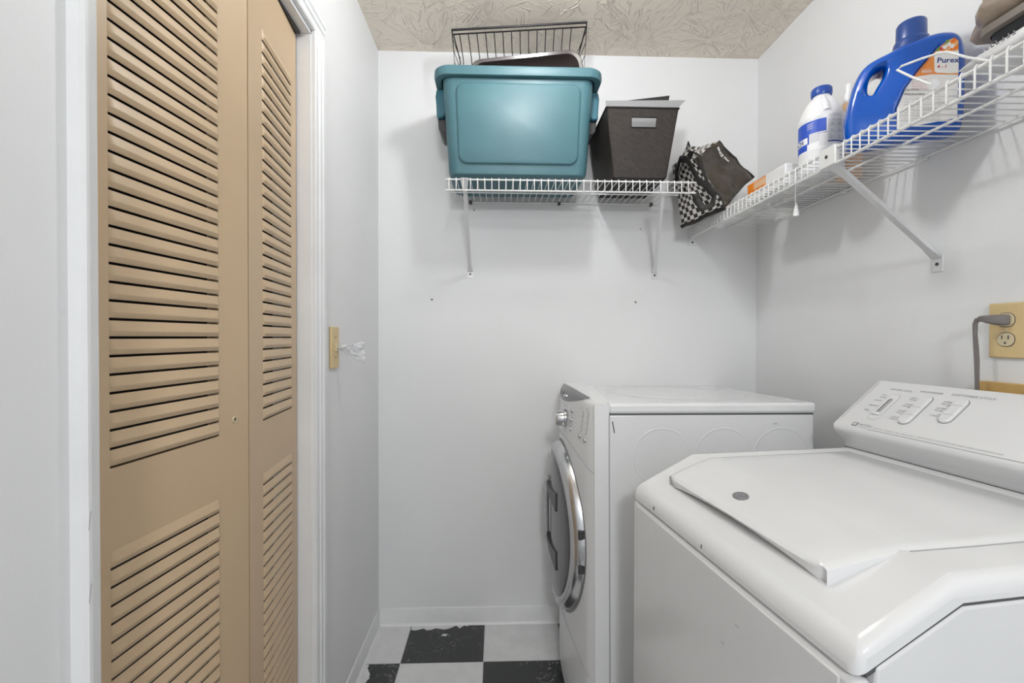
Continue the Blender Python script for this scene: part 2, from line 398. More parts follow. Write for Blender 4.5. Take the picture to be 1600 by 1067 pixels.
# far panel: x axis runs +Y and back to the closet, y axis must face the room (+X): mirror with rotation
pan2.rotation_euler = (0, 0, 0)
pan2.matrix_local = Matrix.Translation((-.497, .914, 0)) @ Matrix(((-math.sin(.107), math.cos(.107), 0, 0), (math.cos(.107), math.sin(.107), 0, 0), (0, 0, 1, 0), (0, 0, 0, 1)))
pan1 = door_panel(0, .335, .080, .284)
pan1.matrix_local = Matrix.Translation((-.497, .910, 0)) @ Matrix(((-math.sin(.112), math.cos(.112), 0, 0), (-math.cos(.112), -math.sin(.112), 0, 0), (0, 0, 1, 0), (0, 0, 0, 1)))
MB().lathe([(.0065, 0), (.006, .0022), (.0042, .0024), (.004, .0008), (.0, .0006)], 16, (.040, 0, 1.042), 'y').build('knob_hole', 'ivory_l', pan1, smooth=True)
MB().lathe([(.0026, .0010), (.0026, .0016)], 10, (.040, 0, 1.042), 'y').build('screw', 'screw', pan1)
MB().box(-.545, -.515, DY0+.01, DY1-.014, 1.988, 1.996).build('door_track', 'screw', door)

# light switch plate on left wall, with crumpled clear plastic stuck to it
sw = thing('switch_plate', 'ivory switch plate on wall beside closet casing', 'switch', (XL, 1.357, 1.168))
MB().box(0, .008, -.031, .031, -.062, .062).build('plate', 'ivory', sw, bev=.003)
for z in (.03, -.03): MB().lathe([(.0028, .008), (.0028, .0088)], 10, (0, 0, z), 'x').build('screw', 'screw', sw)
MB().box(.007, .013, -.005, .005, -.012, .012).build('toggle', 'ivory_l', sw, bev=.002)
bm_ = MB(); rr = random.Random(5); n = 7
g = [[(.012+.075*(i/n)+rr.uniform(-.004, .004), rr.uniform(-.012, .012)+.006*i/n, (.018+.016*i/n)*(j/n-.5)*2*(.5+.5*i/n)-.014*i/n+rr.uniform(-.004, .004)) for j in range(n+1)] for i in range(n+1)]
vs = [p for r_ in g for p in r_]
bm_.add(vs, [(i*(n+1)+j, i*(n+1)+j+1, (i+1)*(n+1)+j+1, (i+1)*(n+1)+j) for i in range(n) for j in range(n)])
cp = bm_.build('plastic_scrap', 'clear'); cp.location = (XL, 1.372, 1.165)
cp.modifiers.new('thick', 'SOLIDIFY').thickness = .0006
tag(cp, 'crumpled clear plastic scrap sticking out of the ivory switch plate', 'plastic')

# ceiling lamp (above the frame)
lamp = thing('ceiling_lamp', 'bare round bulb in white ceiling lampholder', 'lamp', (.17, 1.10, H))
MB().lathe([(.055, 0), (.055, -.012), (.035, -.035), (.03, -.04)], 24).build('lampholder', 'plastic_w', lamp, smooth=True)
prof = [(.0, -.150)]+[(.048*math.sin(a), -.102-.048*math.cos(a)) for a in [PI*k/9 for k in range(1, 8)]]+[(.022, -.04)]
MB().lathe(prof, 20).build('bulb', 'bulb', lamp, smooth=True)

# ================================================================ WASHER
WW = .58
wa = thing('washing_machine', 'white top-load washing machine with sloped lid and tall rear control console', 'washer', (.406, .486, 0), .132)
side_prof = [(.022, .03), (.022, .8265), (.141, .8855), (.69, .8855), (.69, .03)]
MB().prism(side_prof, 'y', -.0015, WW+.0015).build('cabinet', 'enamel_side', wa, bev=.004)
MB().box(-.0035, .0205, -.0015, WW+.0015, .03, .8135).build('front_panel', 'enamel_side', wa, bev=.010, seg=4)
MB().box(-.0047, .002, .020, WW-.022, .045, .806).build('front_face', 'enamel_side', wa, bev=.003)
MB().prism([(.010, .816), (.141, .880), (.60, .880), (.60, .894), (.141, .894), (.010, .828)], 'y', .0008, WW-.0008).build('deck_gasket', 'seam', wa)
def deck_line(x): return (.83+(x+.003)/.144*.0715) if x < .141 else .903
dk = [(-.003, .817), (-.003, .846), (.141, .9175), (.60, .9175), (.60, .8895), (.141, .8895)]
td = MB().prism(dk, 'y', -.0005, WW+.0005).build('top_deck', 'enamel', wa, bev=.021, seg=6)
td.modifiers['bevel'].limit_method = 'WEIGHT'
bw_ = td.data.attributes.new('bevel_weight_edge', 'FLOAT', 'EDGE')
for e in td.data.edges:
    a_, b_ = (td.data.vertices[k].co for k in e.vertices)
    tp_ = lambda c: c.z > deck_line(c.x)
    kink = abs(a_.x-.141) < 1e-4 and abs(b_.x-.141) < 1e-4
    if ((tp_(a_) and tp_(b_) and not kink) or (abs(a_.x+.003) < 1e-4 and abs(b_.x+.003) < 1e-4 and abs(a_.y-b_.y) < 1e-4)): bw_.data[e.index].value = 1.0 if abs(a_.z-b_.z) < .02 else .6
# lid
def lid_z(x):
    if x >= .165: return .9225
    t = max(0, (x-.04)/.125); return .893+(.9225-.893)*(1-(1-t)**1.35) if t < 1 else .9225
def deck_z(x): return .9175 if x >= .141 else .846+(x+.003)/.144*.0715
xs = [.040, .044, .052, .07, .09, .11, .13, .145, .157, .17, .25, .35, .45, .528, .534]
ys = [0, .012, .04, .1, .2, .35, .5, .65, .8, .9, .96, .988, 1]
def lid_y(x, t):
    k = min(1, max(0, (x-.04)/.12)); y0 = lerp(.088, .066, k); y1 = lerp(.497, .524, k); return lerp(y0, y1, t)
def edge_drop(i, n): return {0: .0045, 1: .0010}.get(min(i, n-1-i), 0)
nx, ny = len(xs), len(ys); vs = []; fs = []
for i, x in enumerate(xs):
    for j, t in enumerate(ys):
        xx = x
        if i == 0 and j in (0, ny-1): xx = x+.020
        if i == 0 and j in (1, ny-2): xx = x+.007
        vs.append((xx, lid_y(x, t), lid_z(x)-max(edge_drop(i, nx), edge_drop(j, ny))))
for i in range(nx-1):
    for j in range(ny-1): fs.append((i*ny+j, i*ny+j+1, (i+1)*ny+j+1, (i+1)*ny+j))
# skirt
border = [(0, j) for j in range(ny)]+[(i, ny-1) for i in range(1, nx)]+[(nx-1, j) for j in range(ny-2, -1, -1)]+[(i, 0) for i in range(nx-2, 0, -1)]
base = len(vs)
for (i, j) in border:
    x, y, z = vs[i*ny+j]
    th = .004
    if i == 0: th = .022-.016*math.sin(PI*ys[j])**.6
    elif xs[i] < .15: th = z-deck_z(xs[i])+.002
    else: th = .008
    if i == 0 and j in (0, ny-1): th = .024
    vs.append((x+(.006 if i == 0 else 0), y, z-th))
nb = len(border)
for k in range(nb):
    a, b = border[k], border[(k+1) % nb]
    fs.append((a[0]*ny+a[1], b[0]*ny+b[1], base+(k+1) % nb, base+k))
lid = MB().add(vs, fs).build('lid', 'enamel', wa, smooth=True, ang=50)
# thin dark joint around the lid
jl = [(x, lid_y(x, 0)-.0012, deck_z(x)+.0004) for x in (.150, .25, .40, .536)]
MB().tube(jl, .0012, 5).build('lid_joint', 'light_print', wa)
jl = [(.537, lid_y(.5, t), .9179) for t in (0, .5, 1)]
MB().tube(jl, .0012, 5).build('lid_joint', 'light_print', wa)
# badge on the lid front
bx_, by_ = .086, .316
nrm = Vector((-(lid_z(.10)-lid_z(.07))/.03, 0, 1)).normalized(); tx_ = Vector((nrm.z, 0, -nrm.x))
def badge_pt(a, r, h): return Vector((bx_, by_, lid_z(bx_)))+tx_*(math.sin(a)*r*.75)+Vector((0, -1, 0))*math.cos(a)*r+nrm*h
loops = [[badge_pt(2*PI*k/24, r, h) for k in range(24)] for r, h in ((.0165, -.001), (.0165, .002), (.0145, .0028), (.0138, .0022))]
bd = MB().loft(loops).build('badge', 'grey_panel', lid, smooth=True)
for k in range(5):
    q = [badge_pt(a, r, .0026) for a, r in ((.3+k*.9, .004), (.6+k*.9, .009), (.9+k*.9, .0105), (.75+k*.9, .006))]
    MB().add(q, [(0, 1, 2, 3)]).build('crest', 'light_print', lid)
# console
con_prof = [(.583, .889), (.583, .925), (.577, .937), (.556, .955), (.548, .964), (.5462, .972), (.5480, .9795), (.684, 1.086), (.691, 1.088), (.695, 1.082), (.695, .889)]
con = MB().prism(con_prof, 'y', .006, WW+.002).build('console', 'console_w', wa, bev=.004, seg=3)
MB().box(.5805, .60, .0, WW, .9172, .9182).build('console_joint', 'seam', wa)
c0 = Vector((.564, WW, .992)); cv_ = (Vector((.684, 0, 1.086))-Vector((.564, 0, .992))); CH = cv_.length; cv_.normalize(); cn = Vector((-cv_.z, 0, cv_.x))
def cfp(u, v, h=.0005): return c0+Vector((0, -u, 0))+cv_*v+cn*h
def ctext(b, s, u, v, m='grey_print', sh=0.): return text(b, s, lambda x, y: cfp(u+x, v+y), m, con, shear=sh)
MB().tube([cfp(.006, .004, 0), cfp(.006, .149, 0)], .0006, 5).build('end_seam', 'grey_print', con)
ctext('WATER LEVEL', .0085, .048, .124, 'grey_print'); ctext('WASH/RINSE', .0085, .117, .128, 'grey_print'); ctext('CUSTOMIZE CYCLE', .0092, .182, .129, 'grey_print')
for i, s_ in enumerate(('MAX', 'SUPER')): ctext(s_, .0062, .043, .100-i*.008)
for s_, v in (('LARGE', .080), ('MEDIUM', .060), ('MINI', .042)): ctext(s_, .0062, .038, v)
for i, (a_, b_) in enumerate((('HOT', 'COLD'), ('WARM', 'WARM'), ('WARM', 'COLD'), ('COLD', 'COLD'))):
    ctext(a_, .0062, .112, .104-i*.0235); ctext(b_, .0062, .112, .097-i*.0235)
for a_, b_, v in (('SUPER', 'WASH', .104), ('EXTRA', 'RINSE', .082), ('CANCEL', '', .058)):
    ctext(a_, .0062, .181, v)
    if b_: ctext(b_, .0062, .181, v-.007)
def pill(u0, u1, v0, v1, h, name, m, parent, n=7, h0=-.001, top=.0016):
    def loop(ins, hh):
        r = (u1-u0)/2-ins; cu = (u0+u1)/2
        return [cfp(cu+r*math.cos(PI*k/n), v1-ins-r+r*math.sin(PI*k/n), hh) for k in range(n+1)]+[cfp(cu-r*math.cos(PI*k/n), v0+ins+r-r*math.sin(PI*k/n), hh) for k in range(n+1)]
    return MB().loft([loop(0, h0), loop(0, h-top), loop(top, h)]).build(name, m, parent, smooth=True)
# slider slot
pill(.0615, .0895, .014, .112, .0006, 'slot_outline', 'light_print', con, top=.0002)
pill(.0625, .0885, .015, .111, .0010, 'slot_plate', 'console_w', con, top=.0003)
pill(.0705, .0805, .036, .092, .0014, 'slot', 'seam', con, top=.0002)
pill(.0735, .0805, .037, .090, .0017, 'slot_side', 'light_print', con, top=.0002)
MB().loft([[cfp(u, v, h) for u, v in ((.067, .030), (.086, .030), (.086, .038), (.067, .038))] for h in (.0008, .007)]).build('slider', 'console_w', con, bev=.002)
for (u0, u1, v0, v1, cuts) in ((.134, .159, .018, .116, (.046, .072, .094)), (.2035, .2285, .042, .119, (.064, .094))):
    pill(u0-.0015, u1+.0015, v0-.0015, v1+.0015, .0008, 'button_well', 'grey_print', con, top=.0002)
    pb = pill(u0, u1, v0, v1, .0065, 'push_button', 'console_w', con, top=.003)
    for c_ in cuts[:2]:
        MB().tube([cfp(u0-.008, c_, .0008), cfp(u0, c_, .0025), cfp(u0+.004, c_, .0066), cfp(u1-.003, c_, .0066), cfp(u1, c_, .003)], .0004, 4).build('button_split', 'light_print', pb)
# brand block and long line
MB().loft([[cfp(u, v, h) for u, v in ((.046, -.016), (.059, -.016), (.059, -.004), (.046, -.004))] for h in (.0002, .0008)]).build('logo_square', 'grey_print', con)
MB().loft([[cfp(u, v, h) for u, v in ((.049, -.013), (.056, -.013), (.056, -.007), (.049, -.007))] for h in (.0008, .0012)]).build('logo_inset', 'console_w', con)
ctext('MAYTAG', .0085, .061, -.0105, 'grey_print'); fine_print((8,), .0055, lambda x, y: cfp(.066+x, -.0165+y), 'light_print', con)
fine_print((8, 8, 4, 5, 4), .0056, lambda x, y: cfp(.100+x, -.0125+y), 'light_print', con)
ctext('/ HEAVY DUTY WITH LIFETIME TUB/3 SPEED COMBINATIONS', .0056, .196, -.0125, 'light_print')
MB().tube([cfp(.092, -.0185, .0002), cfp(WW-.012, -.0185, .0002)], .0008, 4).build('trim_line', 'light_print', con)
# embossed rings, chips, feet
def ring_y(y, cxx, cz, r, tube, m, parent, name='embossed_ring', sgn=-1):
    loops = []
    for k in range(40):
        a = 2*PI*k/40; c, s = math.cos(a), math.sin(a)
        loops.append([(cxx+(r+d)*c, y+sgn*h, cz+(r+d)*s) for d, h in ((-tube, -.0003), (-tube*.4, .0006), (tube*.4, .0006), (tube, -.0003))])
    mb = MB(); mb.loft(loops+[loops[0]], False, False, closed=False)
    return mb.build(name, m, parent, smooth=True, ang=80)
ring_y(0, .240, .748, .094, .0035, 'enamel_side', wa)
for x, y, z, dx, dy in ((-.0034, .478, .829, .0, .0018), (-.0034, .30, .828, 0, .001)):
    MB().box(x, x+.001, y-dy, y+dy, z-.004, z+.003).build('paint_chip', 'seam', wa)
for y, z in ((.235, .70), (.20, .75), (.12, .66)):
    MB().box(-.0052, -.0046, y-.004, y+.004, z-.002, z+.001).build('scratch', 'smudge', wa)
for x in (.05, .64):
    for y in (.05, .53): MB().lathe([(.02, 0), (.02, .012), (.008, .014), (.008, .035)], 14, (x, y, 0)).build('foot', 'hdark', wa)

# ================================================================ DRYER
DW = .60
dr = thing('clothes_dryer', 'white front-load dryer with round silver-rimmed door beside the back wall', 'dryer', (.317, 1.243, .012), 0)
dr.rotation_euler = (-.026, 0, 0)
def bow(y): return 1-((y-.3)/.3)**2
def fx(y): return -.045-.045*bow(y)
MB().box(.003, .60, 0, DW, .03, .9655).build('cabinet', 'enamel_side', dr, bev=.004)
MB().box(.004, .60, .003, DW-.003, .960, .972).build('top_gasket', 'seam', dr)
MB().box(0, .607, -.003, DW+.003, .969, 1.0).build('top_panel', 'enamel', dr, bev=.009, seg=4)
# oval relief on the top
lo = []
for r, h in ((1.0, .0002), (.975, .0016), (.95, .0002)):
    lo.append([(.315+.235*r*math.cos(2*PI*k/48), .31+.245*r*math.sin(2*PI*k/48), 1.0+h) for k in range(48)])
MB().loft(lo, False, False).build('top_relief', 'enamel', dr, smooth=True, ang=80)
for cxx in (.155, .335, .505): ring_y(0, cxx, .845, .082, .0035, 'enamel_side', dr)
MB().box(.48, .492, -.0006, 0, .938, .942).build('paint_chip', 'smudge', dr)
MB().add([(.010, -.0006, .948), (.013, -.0006, .948), (.019, -.0006, .915), (.016, -.0006, .915)], [(0, 1, 2, 3)]).build('paint_chip', 'seam', dr)
NY = 24
yl = [DW*i/NY for i in range(NY+1)]
def seam_z(y): return .795+.067*bow(y)
def front_piece(zlo, zhi, name, m, rows=10, lean=0., rnd_top=0., dx=0.):
    """bowed slab between two z(y) curves, with a rounded back return"""
    loops = []
    for y in yl:
        z0, z1 = zlo(y), zhi(y); lp = []
        ed = min(y, DW-y); rd = .012
        pull = (rd-math.sqrt(max(0, rd*rd-(rd-ed)**2))) if ed < rd else 0
        lp.append((-.0005, y, z0))
        for k in range(rows+1):
            t = k/rows; z = lerp(z0, z1, t)
            x = fx(y)+dx+pull+lean*max(0, t)**1.5
            if rnd_top and z > z1-rnd_top:
                q = (z-(z1-rnd_top))/rnd_top; x += rnd_top*(1-math.sqrt(max(0, 1-q*q)))*.9
            lp.append((x, y, z))
        lp.append((-.0005, y, z1))
        loops.append(lp)
    return MB().loft(loops).build(name, m, dr, smooth=True, ang=50)
con2 = front_piece(lambda y: seam_z(y), lambda y: 1.003+.028*bow(y), 'console', 'console_w', 18, lean=.010, rnd_top=.022)
MB().prism([(.0005, .80), (-.030, .80), (-.030, .79), (.0005, .79)], 'y', .004, DW-.004).build('console_gasket', 'seam', dr)
front_piece(lambda y: seam_z(y)-.006, lambda y: seam_z(y)+.002, 'console_seam', 'grey_print', 2, dx=.003)
front_piece(lambda y: .03, lambda y: seam_z(y)-.003, 'front_panel', 'console_w', 4)
MB().box(-.040, .0025, -.0004, .004, .030, .998).build('corner_trim', 'enamel', dr)
MB().box(.0005, .0035, -.0012, .003, .03, .965).build('side_seam', 'light_print', dr)
def fp(y, z, h): # point on console front, h outwards
    t = (z-seam_z(y))/(1.003+.028*bow(y)-seam_z(y)); return Vector((fx(y)+.010*max(0, t)**1.5-h, y, z))
# grey lens shaped display at the console top
lo = []
for t in [i/16 for i in range(17)]:
    y = .055+.49*t; q = math.sin(PI*t); zt = 1.003+.028*bow(y)-.003; zb = zt-.002-.050*q**.9
    row = []
    for k in range(7):
        z = lerp(zb, zt, k/6); ztop_ = 1.003+.028*bow(y); x = fx(y)+.010*min(1, ((z-seam_z(y))/(ztop_-seam_z(y))))**1.5
        if z > ztop_-.022:
            qq = (z-(ztop_-.022))/.022; x += .022*(1-math.sqrt(max(0, 1-qq*qq)))*.9
        row.append((x-.0012, y, z+(.001 if k == 6 else 0)))
    lo.append(row)
MB().loft(lo, False, False, closed=False).build('display_panel', 'grey_panel', dr, smooth=True, ang=80)
for y, hgt in ((.37, .018), (.295, .016)):
    MB().tube([fp(y, .990, .003), fp(y, .990+hgt, .003)], .0012, 5).build('display_mark', 'hdark', dr)
for y, r in ((.262, .006), (.235, .005)):
    MB().lathe([(r, 0), (r, -.006), (r*.7, -.008)], 12, fp(y, .995, .0), 'x').build('display_button', 'chrome', dr, smooth=True)
knob = MB().lathe([(.031, 0), (.031, -.006), (.026, -.008), (.025, -.030), (.022, -.034), (.0, -.034)], 28, fp(.245, .920, 0), 'x').build('knob', 'chrome', dr, smooth=True)
for k in range(11):
    a = PI*(.1+k*.13)
    c_ = fp(.245+.043*math.cos(a), .920+.043*math.sin(a), .0006)
    MB().lathe([(.0022, 0), (.0022, -.0008)], 8, c_, 'x').build('dial_mark', 'light_print', dr)
for y, z in ((.160, .957), (.167, .927), (.172, .897), (.088, .890), (.052, .884)):
    MB().lathe([(.0085, .001), (.0085, -.003), (.006, -.0055), (0, -.006)], 14, fp(y, z, 0), 'x').build('button', 'chrome', dr, smooth=True)
for y0, y1, z0, z1 in ((.078, .070, .905, .966), (.046, .036, .902, .970)):
    MB().tube([fp(y0, z0, .0004), fp(y1, z1, .0004)], .0007, 4).build('indicator_line', 'grey_print', dr)
    for k in range(5):
        z = lerp(z0, z1, k/4); y = lerp(y0, y1, k/4)
        MB().tube([fp(y+.004, z, .0004), fp(y+.013, z, .0004)], .0009, 4).build('indicator_mark', 'light_print', dr)
for n_, y_, z_ in ((7, .100, .973), (4, .052, .976)): fine_print((n_,), .006, lambda x, v: fp(y_-x, z_+v, .0006), 'light_print', dr)
# door
dy, dz = .30, .555; ra, rb = .255, .275
def dpt(a, k, h):
    y = dy+ra*k*math.cos(a); z = dz+rb*k*math.sin(a); return (fx(min(max(y, 0), DW))-h, y, z)
N = 56
def dl(k, h): return [dpt(2*PI*i/N, k, h) for i in range(N)]
dd = MB().loft([dl(1.03, -.002), dl(1.03, .001), dl(1.005, .001)], False, False).build('door_gasket', 'grey_print', dr, smooth=True)
dd = MB().loft([dl(1.0, -.004), dl(1.0, .004), dl(.985, .020), dl(.955, .027)], False, False).build('door', 'chrome', dr, smooth=True, ang=80)
MB().loft([dl(.955, .027), dl(.935, .031), dl(.885, .0325), dl(.865, .031), dl(.855, .026)], False, False).build('door_frame', 'frame_grey', dd, smooth=True, ang=80)
MB().loft([dl(.862, .027), dl(.84, .030), dl(.70, .0325), dl(.5, .034), dl(.25, .035), dl(.02, .035)], False, True).build('door_glass', 'glass', dd, smooth=True, ang=80)
hx = fx(.43)-.046
MB().tube([(hx+.016, .435, .655), (hx+.004, .437, .668), (hx, .437, .650), (hx-.002, .437, .55), (hx, .437, .440), (hx+.004, .437, .424), (hx+.016, .435, .436)], .009, 10).build('handle', 'frame_grey', dd, smooth=True)
for z in (.645, .452):  # dark tapered pieces stand in for shading in the door's handle recess
    lo = []
    for t, w_ in ((0, .011), (.25, .012), (.5, .015), (.75, .022), (1, .030)):
        y = lerp(.432, .215, t); x = fx(y)-.036
        lo.append([(x-.010*(1-t)-.002, y, z+w_), (x+.006, y, z+w_), (x+.006, y, z-w_), (x-.010*(1-t)-.002, y, z-w_)])
    MB().loft(lo).build('handle_cup_shade', 'hdark', dd, smooth=True, ang=30)
for z in (.605, .505):
    y = .056
    MB().box(fx(y)-.018, fx(y)+.004, y-.008, y+.012, z-.014, z+.014).build('hinge', 'hdark', dd, bev=.002)
# lower access panel line
MB().tube([(fx(y)-.0004, y, .222-.05*(1-bow(y))+.03) for y in yl[1:-1]], .0011, 4).build('kick_panel_seam', 'light_print', dr)
for x in (.05, .55):
    for y in (.05, .55): MB().lathe([(.018, -.004), (.018, .012), (.008, .014), (.008, .04)], 14, (x, y, .026*y-.010)).build('foot', 'hdark', dr)

# ================================================================ WIRE SHELVES
def screw_part(c, axis, parent, r=.0042): return MB().lathe([(r, 0), (r, -.0015), (r*.5, -.0022)], 10, c, axis).build('screw', 'screw', parent)
# back shelf
bs = thing('wire_shelf', 'short white wire shelf on back wall under the teal tote', 'shelf', (0, YB, 1.757))
x0, x1 = -.181, .700; fy = -.302
for y, z, r in ((fy, -.009, .0028), (fy, -.046, .0030), (-.010, .0, .003), (fy*.5, -.0055, .003)):
    MB().tube([(x0 if y < -.02 else x0+.001, y, z), (x1 if y < -.02 else x1-.03, y, z)], r, 8).build('rail', 'wire_w', bs, smooth=True)
src = MB().tube([(0, -.006, .004), (0, fy-.002, -.0045), (0, fy-.0045, -.008), (0, fy-.0045, -.045)], .0016, 6).build('wire', 'wire_w', bs, smooth=True)
src.location = (x0+.012, 0, 0)
for k in range(1, 35): share('wire', src, bs, (x0+.012+k*.02475, 0, 0))
def brace(parent, top, foot, wdir, name='support_brace', w=.0075):
    """U channel strut from the shelf front to the wall with flared ends"""
    top, foot, wd = Vector(top), Vector(foot), Vector(wdir).normalized(); d = (foot-top).normalized(); n_ = d.cross(wd).normalized()
    L = (foot-top).length; lo = []
    for t, ww, dep in ((0, 1.9, .003), (.05, 1.7, .003), (.13, .95, .009), (.5, .9, .010), (.9, .95, .009), (.955, 1.3, .003), (1.0, 1.5, .002)):
        p = top+d*L*t
        lo.append([p-wd*w*ww-n_*.001, p-wd*w*ww*.8+n_*dep, p+wd*w*ww*.8+n_*dep, p+wd*w*ww-n_*.001])
    return MB().loft(lo).build(name, 'bracket', parent, smooth=True, ang=30)
b1 = brace(bs, (-.116, fy-.006, -.006), (-.113, -.006, -.285), (1, 0, 0))
b2 = brace(bs, (.584, fy-.006, -.012), (.658, -.006, -.285), (1, 0, 0))
for xx, bb in ((-.113, b1), (.660, b2)):
    MB().box(xx-.013, xx+.013, -.0025, 0, -.312, -.278).build('foot_plate', 'bracket', bb, bev=.001)
    screw_part((xx, -.0025, -.296), 'y', bb)
for xx in (-.112, .255, .642):
    cl = MB().box(xx-.006, xx+.006, -.016, 0, -.008, .006).build('wall_clip', 'screw', bs, bev=.003)
screw_part((-.098, 0, -.03), 'y', bs, .003)

# right hand shelf
rs_ = thing('wire_shelf', 'long white wire shelf on side wall above the washer', 'shelf', (XR, 0, 1.662))
ya, yb_ = YB-.012, .42; fxr = -.285
for x, z, r in ((fxr, -.004, .0034), (fxr, -.041, .0036), (-.010, 0, .003), (fxr*.49, -.004, .0032)):
    MB().tube([(x, ya, z), (x, yb_, z)], r, 8).build('rail', 'wire_w', rs_, smooth=True)
src = MB().tube([(-.006, 0, .004), (fxr-.002, 0, .0015), (fxr-.0045, 0, -.003), (fxr-.0045, 0, -.040)], .0017, 6).build('wire', 'wire_w', rs_, smooth=True)
NW = int((ya-yb_-.012)/.0241)
src.location = (0, ya-.010, 0)
for k in range(1, NW+1): share('wire', src, rs_, (0, ya-.010-k*.0241, 0))
bb = brace(rs_, (fxr+.003, 1.078, -.034), (-.006, 1.085, -.262), (0, 1, 0), w=.0095)
MB().box(-.003, 0, 1.071, 1.099, -.297, -.255).build('foot_plate', 'bracket', bb, bev=.001)
screw_part((-.003, 1.085, -.278), 'x', bb)
cb = MB().box(fxr-.007, fxr+.006, 1.053, 1.106, -.043, .004).build('rail_clip', 'wire_w', rs_, bev=.002)
screw_part((fxr-.007, 1.080, -.018), 'x', cb)
MB().box(fxr-.012, fxr+.022, YB-.006, YB-.0005, -.075, -.005).build('end_bracket', 'bracket', rs_, bev=.002)
MB().box(fxr-.004, fxr+.012, YB-.03, YB-.004, -.047, -.038).build('end_bracket_lip', 'bracket', rs_, bev=.002)
screw_part((fxr+.005, YB-.006, -.062), 'y', rs_)
for y in (1.72, 1.38, 1.12, .83, .60):
    MB().box(-.016, 0, y-.008, y+.008, -.008, .005).build('wall_clip', 'wire_w', rs_, bev=.003)

# ================================================================ THINGS ON THE BACK SHELF
BZ = 1.7675
tote = thing('storage_tote', 'large teal plastic storage tote with side handles on back shelf', 'tote', (.0725, 1.705, BZ))
def tl(w, d, z, r=.035, yo=0.): return [(p[0], p[1]+yo, z) for p in rrect(w, d, r, 6)]
MB().loft([tl(.462, .225, 0, .03), tl(.484, .245, .006, .035), tl(.492, .25, .02), tl(.535, .286, .345, .04), tl(.528, .279, .345, .04), tl(.485, .243, .022), tl(.45, .22, .012, .03)]).build('body', 'teal', tote, smooth=True, ang=35)
# raised front panel
def fy_(z): return -(.25+(.286-.25)*(z-.02)/.325)/2
pts = rrect(.43, .275, .03, 6, 0, .175)
lo = []
for k, (s_, h) in enumerate(((1, -.001), (.985, .006), (.96, .008))):
    lo.append([(p[0]*s_*(1+.05*(p[1]-.175)/.3), fy_(p[1])-h, .175+(p[1]-.175)*s_) for p in pts])
MB().loft(lo).build('front_panel', 'teal', tote, smooth=True, ang=50)
# bottom bumper line and rim
MB().loft([tl(.545, .296, .330, .045), tl(.586, .318, .332, .05), tl(.592, .322, .340, .05), tl(.590, .320, .360, .05), tl(.575, .306, .3665, .045), tl(.535, .286, .3665, .04), tl(.528, .28, .345, .04)], False, False).build('rim', 'teal', tote, smooth=True, ang=40)
for s_ in (-1, 1):
    xo = .262*s_
    pr = [(xo, .325), (xo+s_*.032, .325), (xo+s_*.036, .30), (xo+s_*.033, .27), (xo+s_*.031, .225), (xo+s_*.006, .225), (xo-s_*.006, .25)]
    h = MB().prism(pr, 'y', -.075, .075).build('handle', 'teal_d', tote, bev=.006)
    pr = [(xo+s_*.001, .224), (xo+s_*.028, .224), (xo+s_*.026, .19), (xo+s_*.016, .178), (xo-s_*.004, .178)]
    MB().prism(pr, 'y', -.06, .06).build('handle_grip', 'hdark', h, bev=.003)
# brown basin in the tote
pan = thing('plastic_basin', 'dark brown plastic basin tilted inside teal tote', 'basin', (.108, 1.60, 2.092))
pan.rotation_euler = (0, -.125, 0)
def pl(w, h, y, r): return [(p[0], y, p[1]) for p in rrect(w, h, r, 7)]
MB().loft([pl(.405, .225, .010, .05), pl(.405, .225, -.002, .05), pl(.398, .218, -.006, .048), pl(.378, .198, -.004, .042), pl(.370, .190, .006, .040), pl(.345, .165, .036, .035), pl(.33, .15, .040, .03)], False, True).build('shell', 'brown_pl', pan, smooth=True, ang=50)
# black wire basket standing on edge
wbk = thing('wire_basket', 'black wire dish basket standing on edge behind brown basin', 'basket', (-.168, 1.655, 2.322))
wbk.rotation_euler = (0, -.080, 0)
bw, bh, bd_ = .497, .30, .085
MB().tube([(0, 0, 0), (bw, 0, 0), (bw-.040, 0, -bh), (0, 0, -bh)], .0044, 8, closed=True).build('rim_wire', 'black_wire', wbk, smooth=True)
MB().tube([(.006, .002, -.015), (bw-.006, .002, -.015)], .0028, 6).build('rim_wire', 'black_wire', wbk, smooth=True)
MB().tube([(.018, bd_, -.085), (bw-.018, bd_, -.085)], .0020, 6).build('cross_wire', 'black_wire', wbk, smooth=True)
MB().tube([(.018, bd_, -.20), (bw-.040, bd_, -.20)], .0020, 6).build('cross_wire', 'black_wire', wbk, smooth=True)
src = None
for k in range(14):
    x = .026+k*.0318
    if src is None:
        src = MB().tube([(0, .002, -.015), (.003, bd_-.01, -.040), (.004, bd_, -.05), (.004, bd_, -.28)], .0019, 5).build('tine', 'black_wire', wbk, smooth=True); src.location = (x, 0, 0)
    else: share('tine', src, wbk, (x, 0, 0))
for s_, xr in ((1, 0), (-1, bw)):
    for z in (-.03, -.075, -.12, -.17, -.22):
        xq = xr if s_ > 0 else xr+.040*z/bh
        MB().tube([(xq, 0, z), (xq+s_*.016, bd_-.01, z-.02), (xq+s_*.02, bd_, z-.021)], .0013, 5).build('side_wire', 'black_wire', wbk, smooth=True)
    MB().tube([(xr+s_*.004, 0, -.015), (xr+s_*.018, bd_, -.06), (xr+s_*.018-(.036 if s_ < 0 else 0), bd_, -.28)], .0022, 6).build('corner_wire', 'black_wire', wbk, smooth=True)

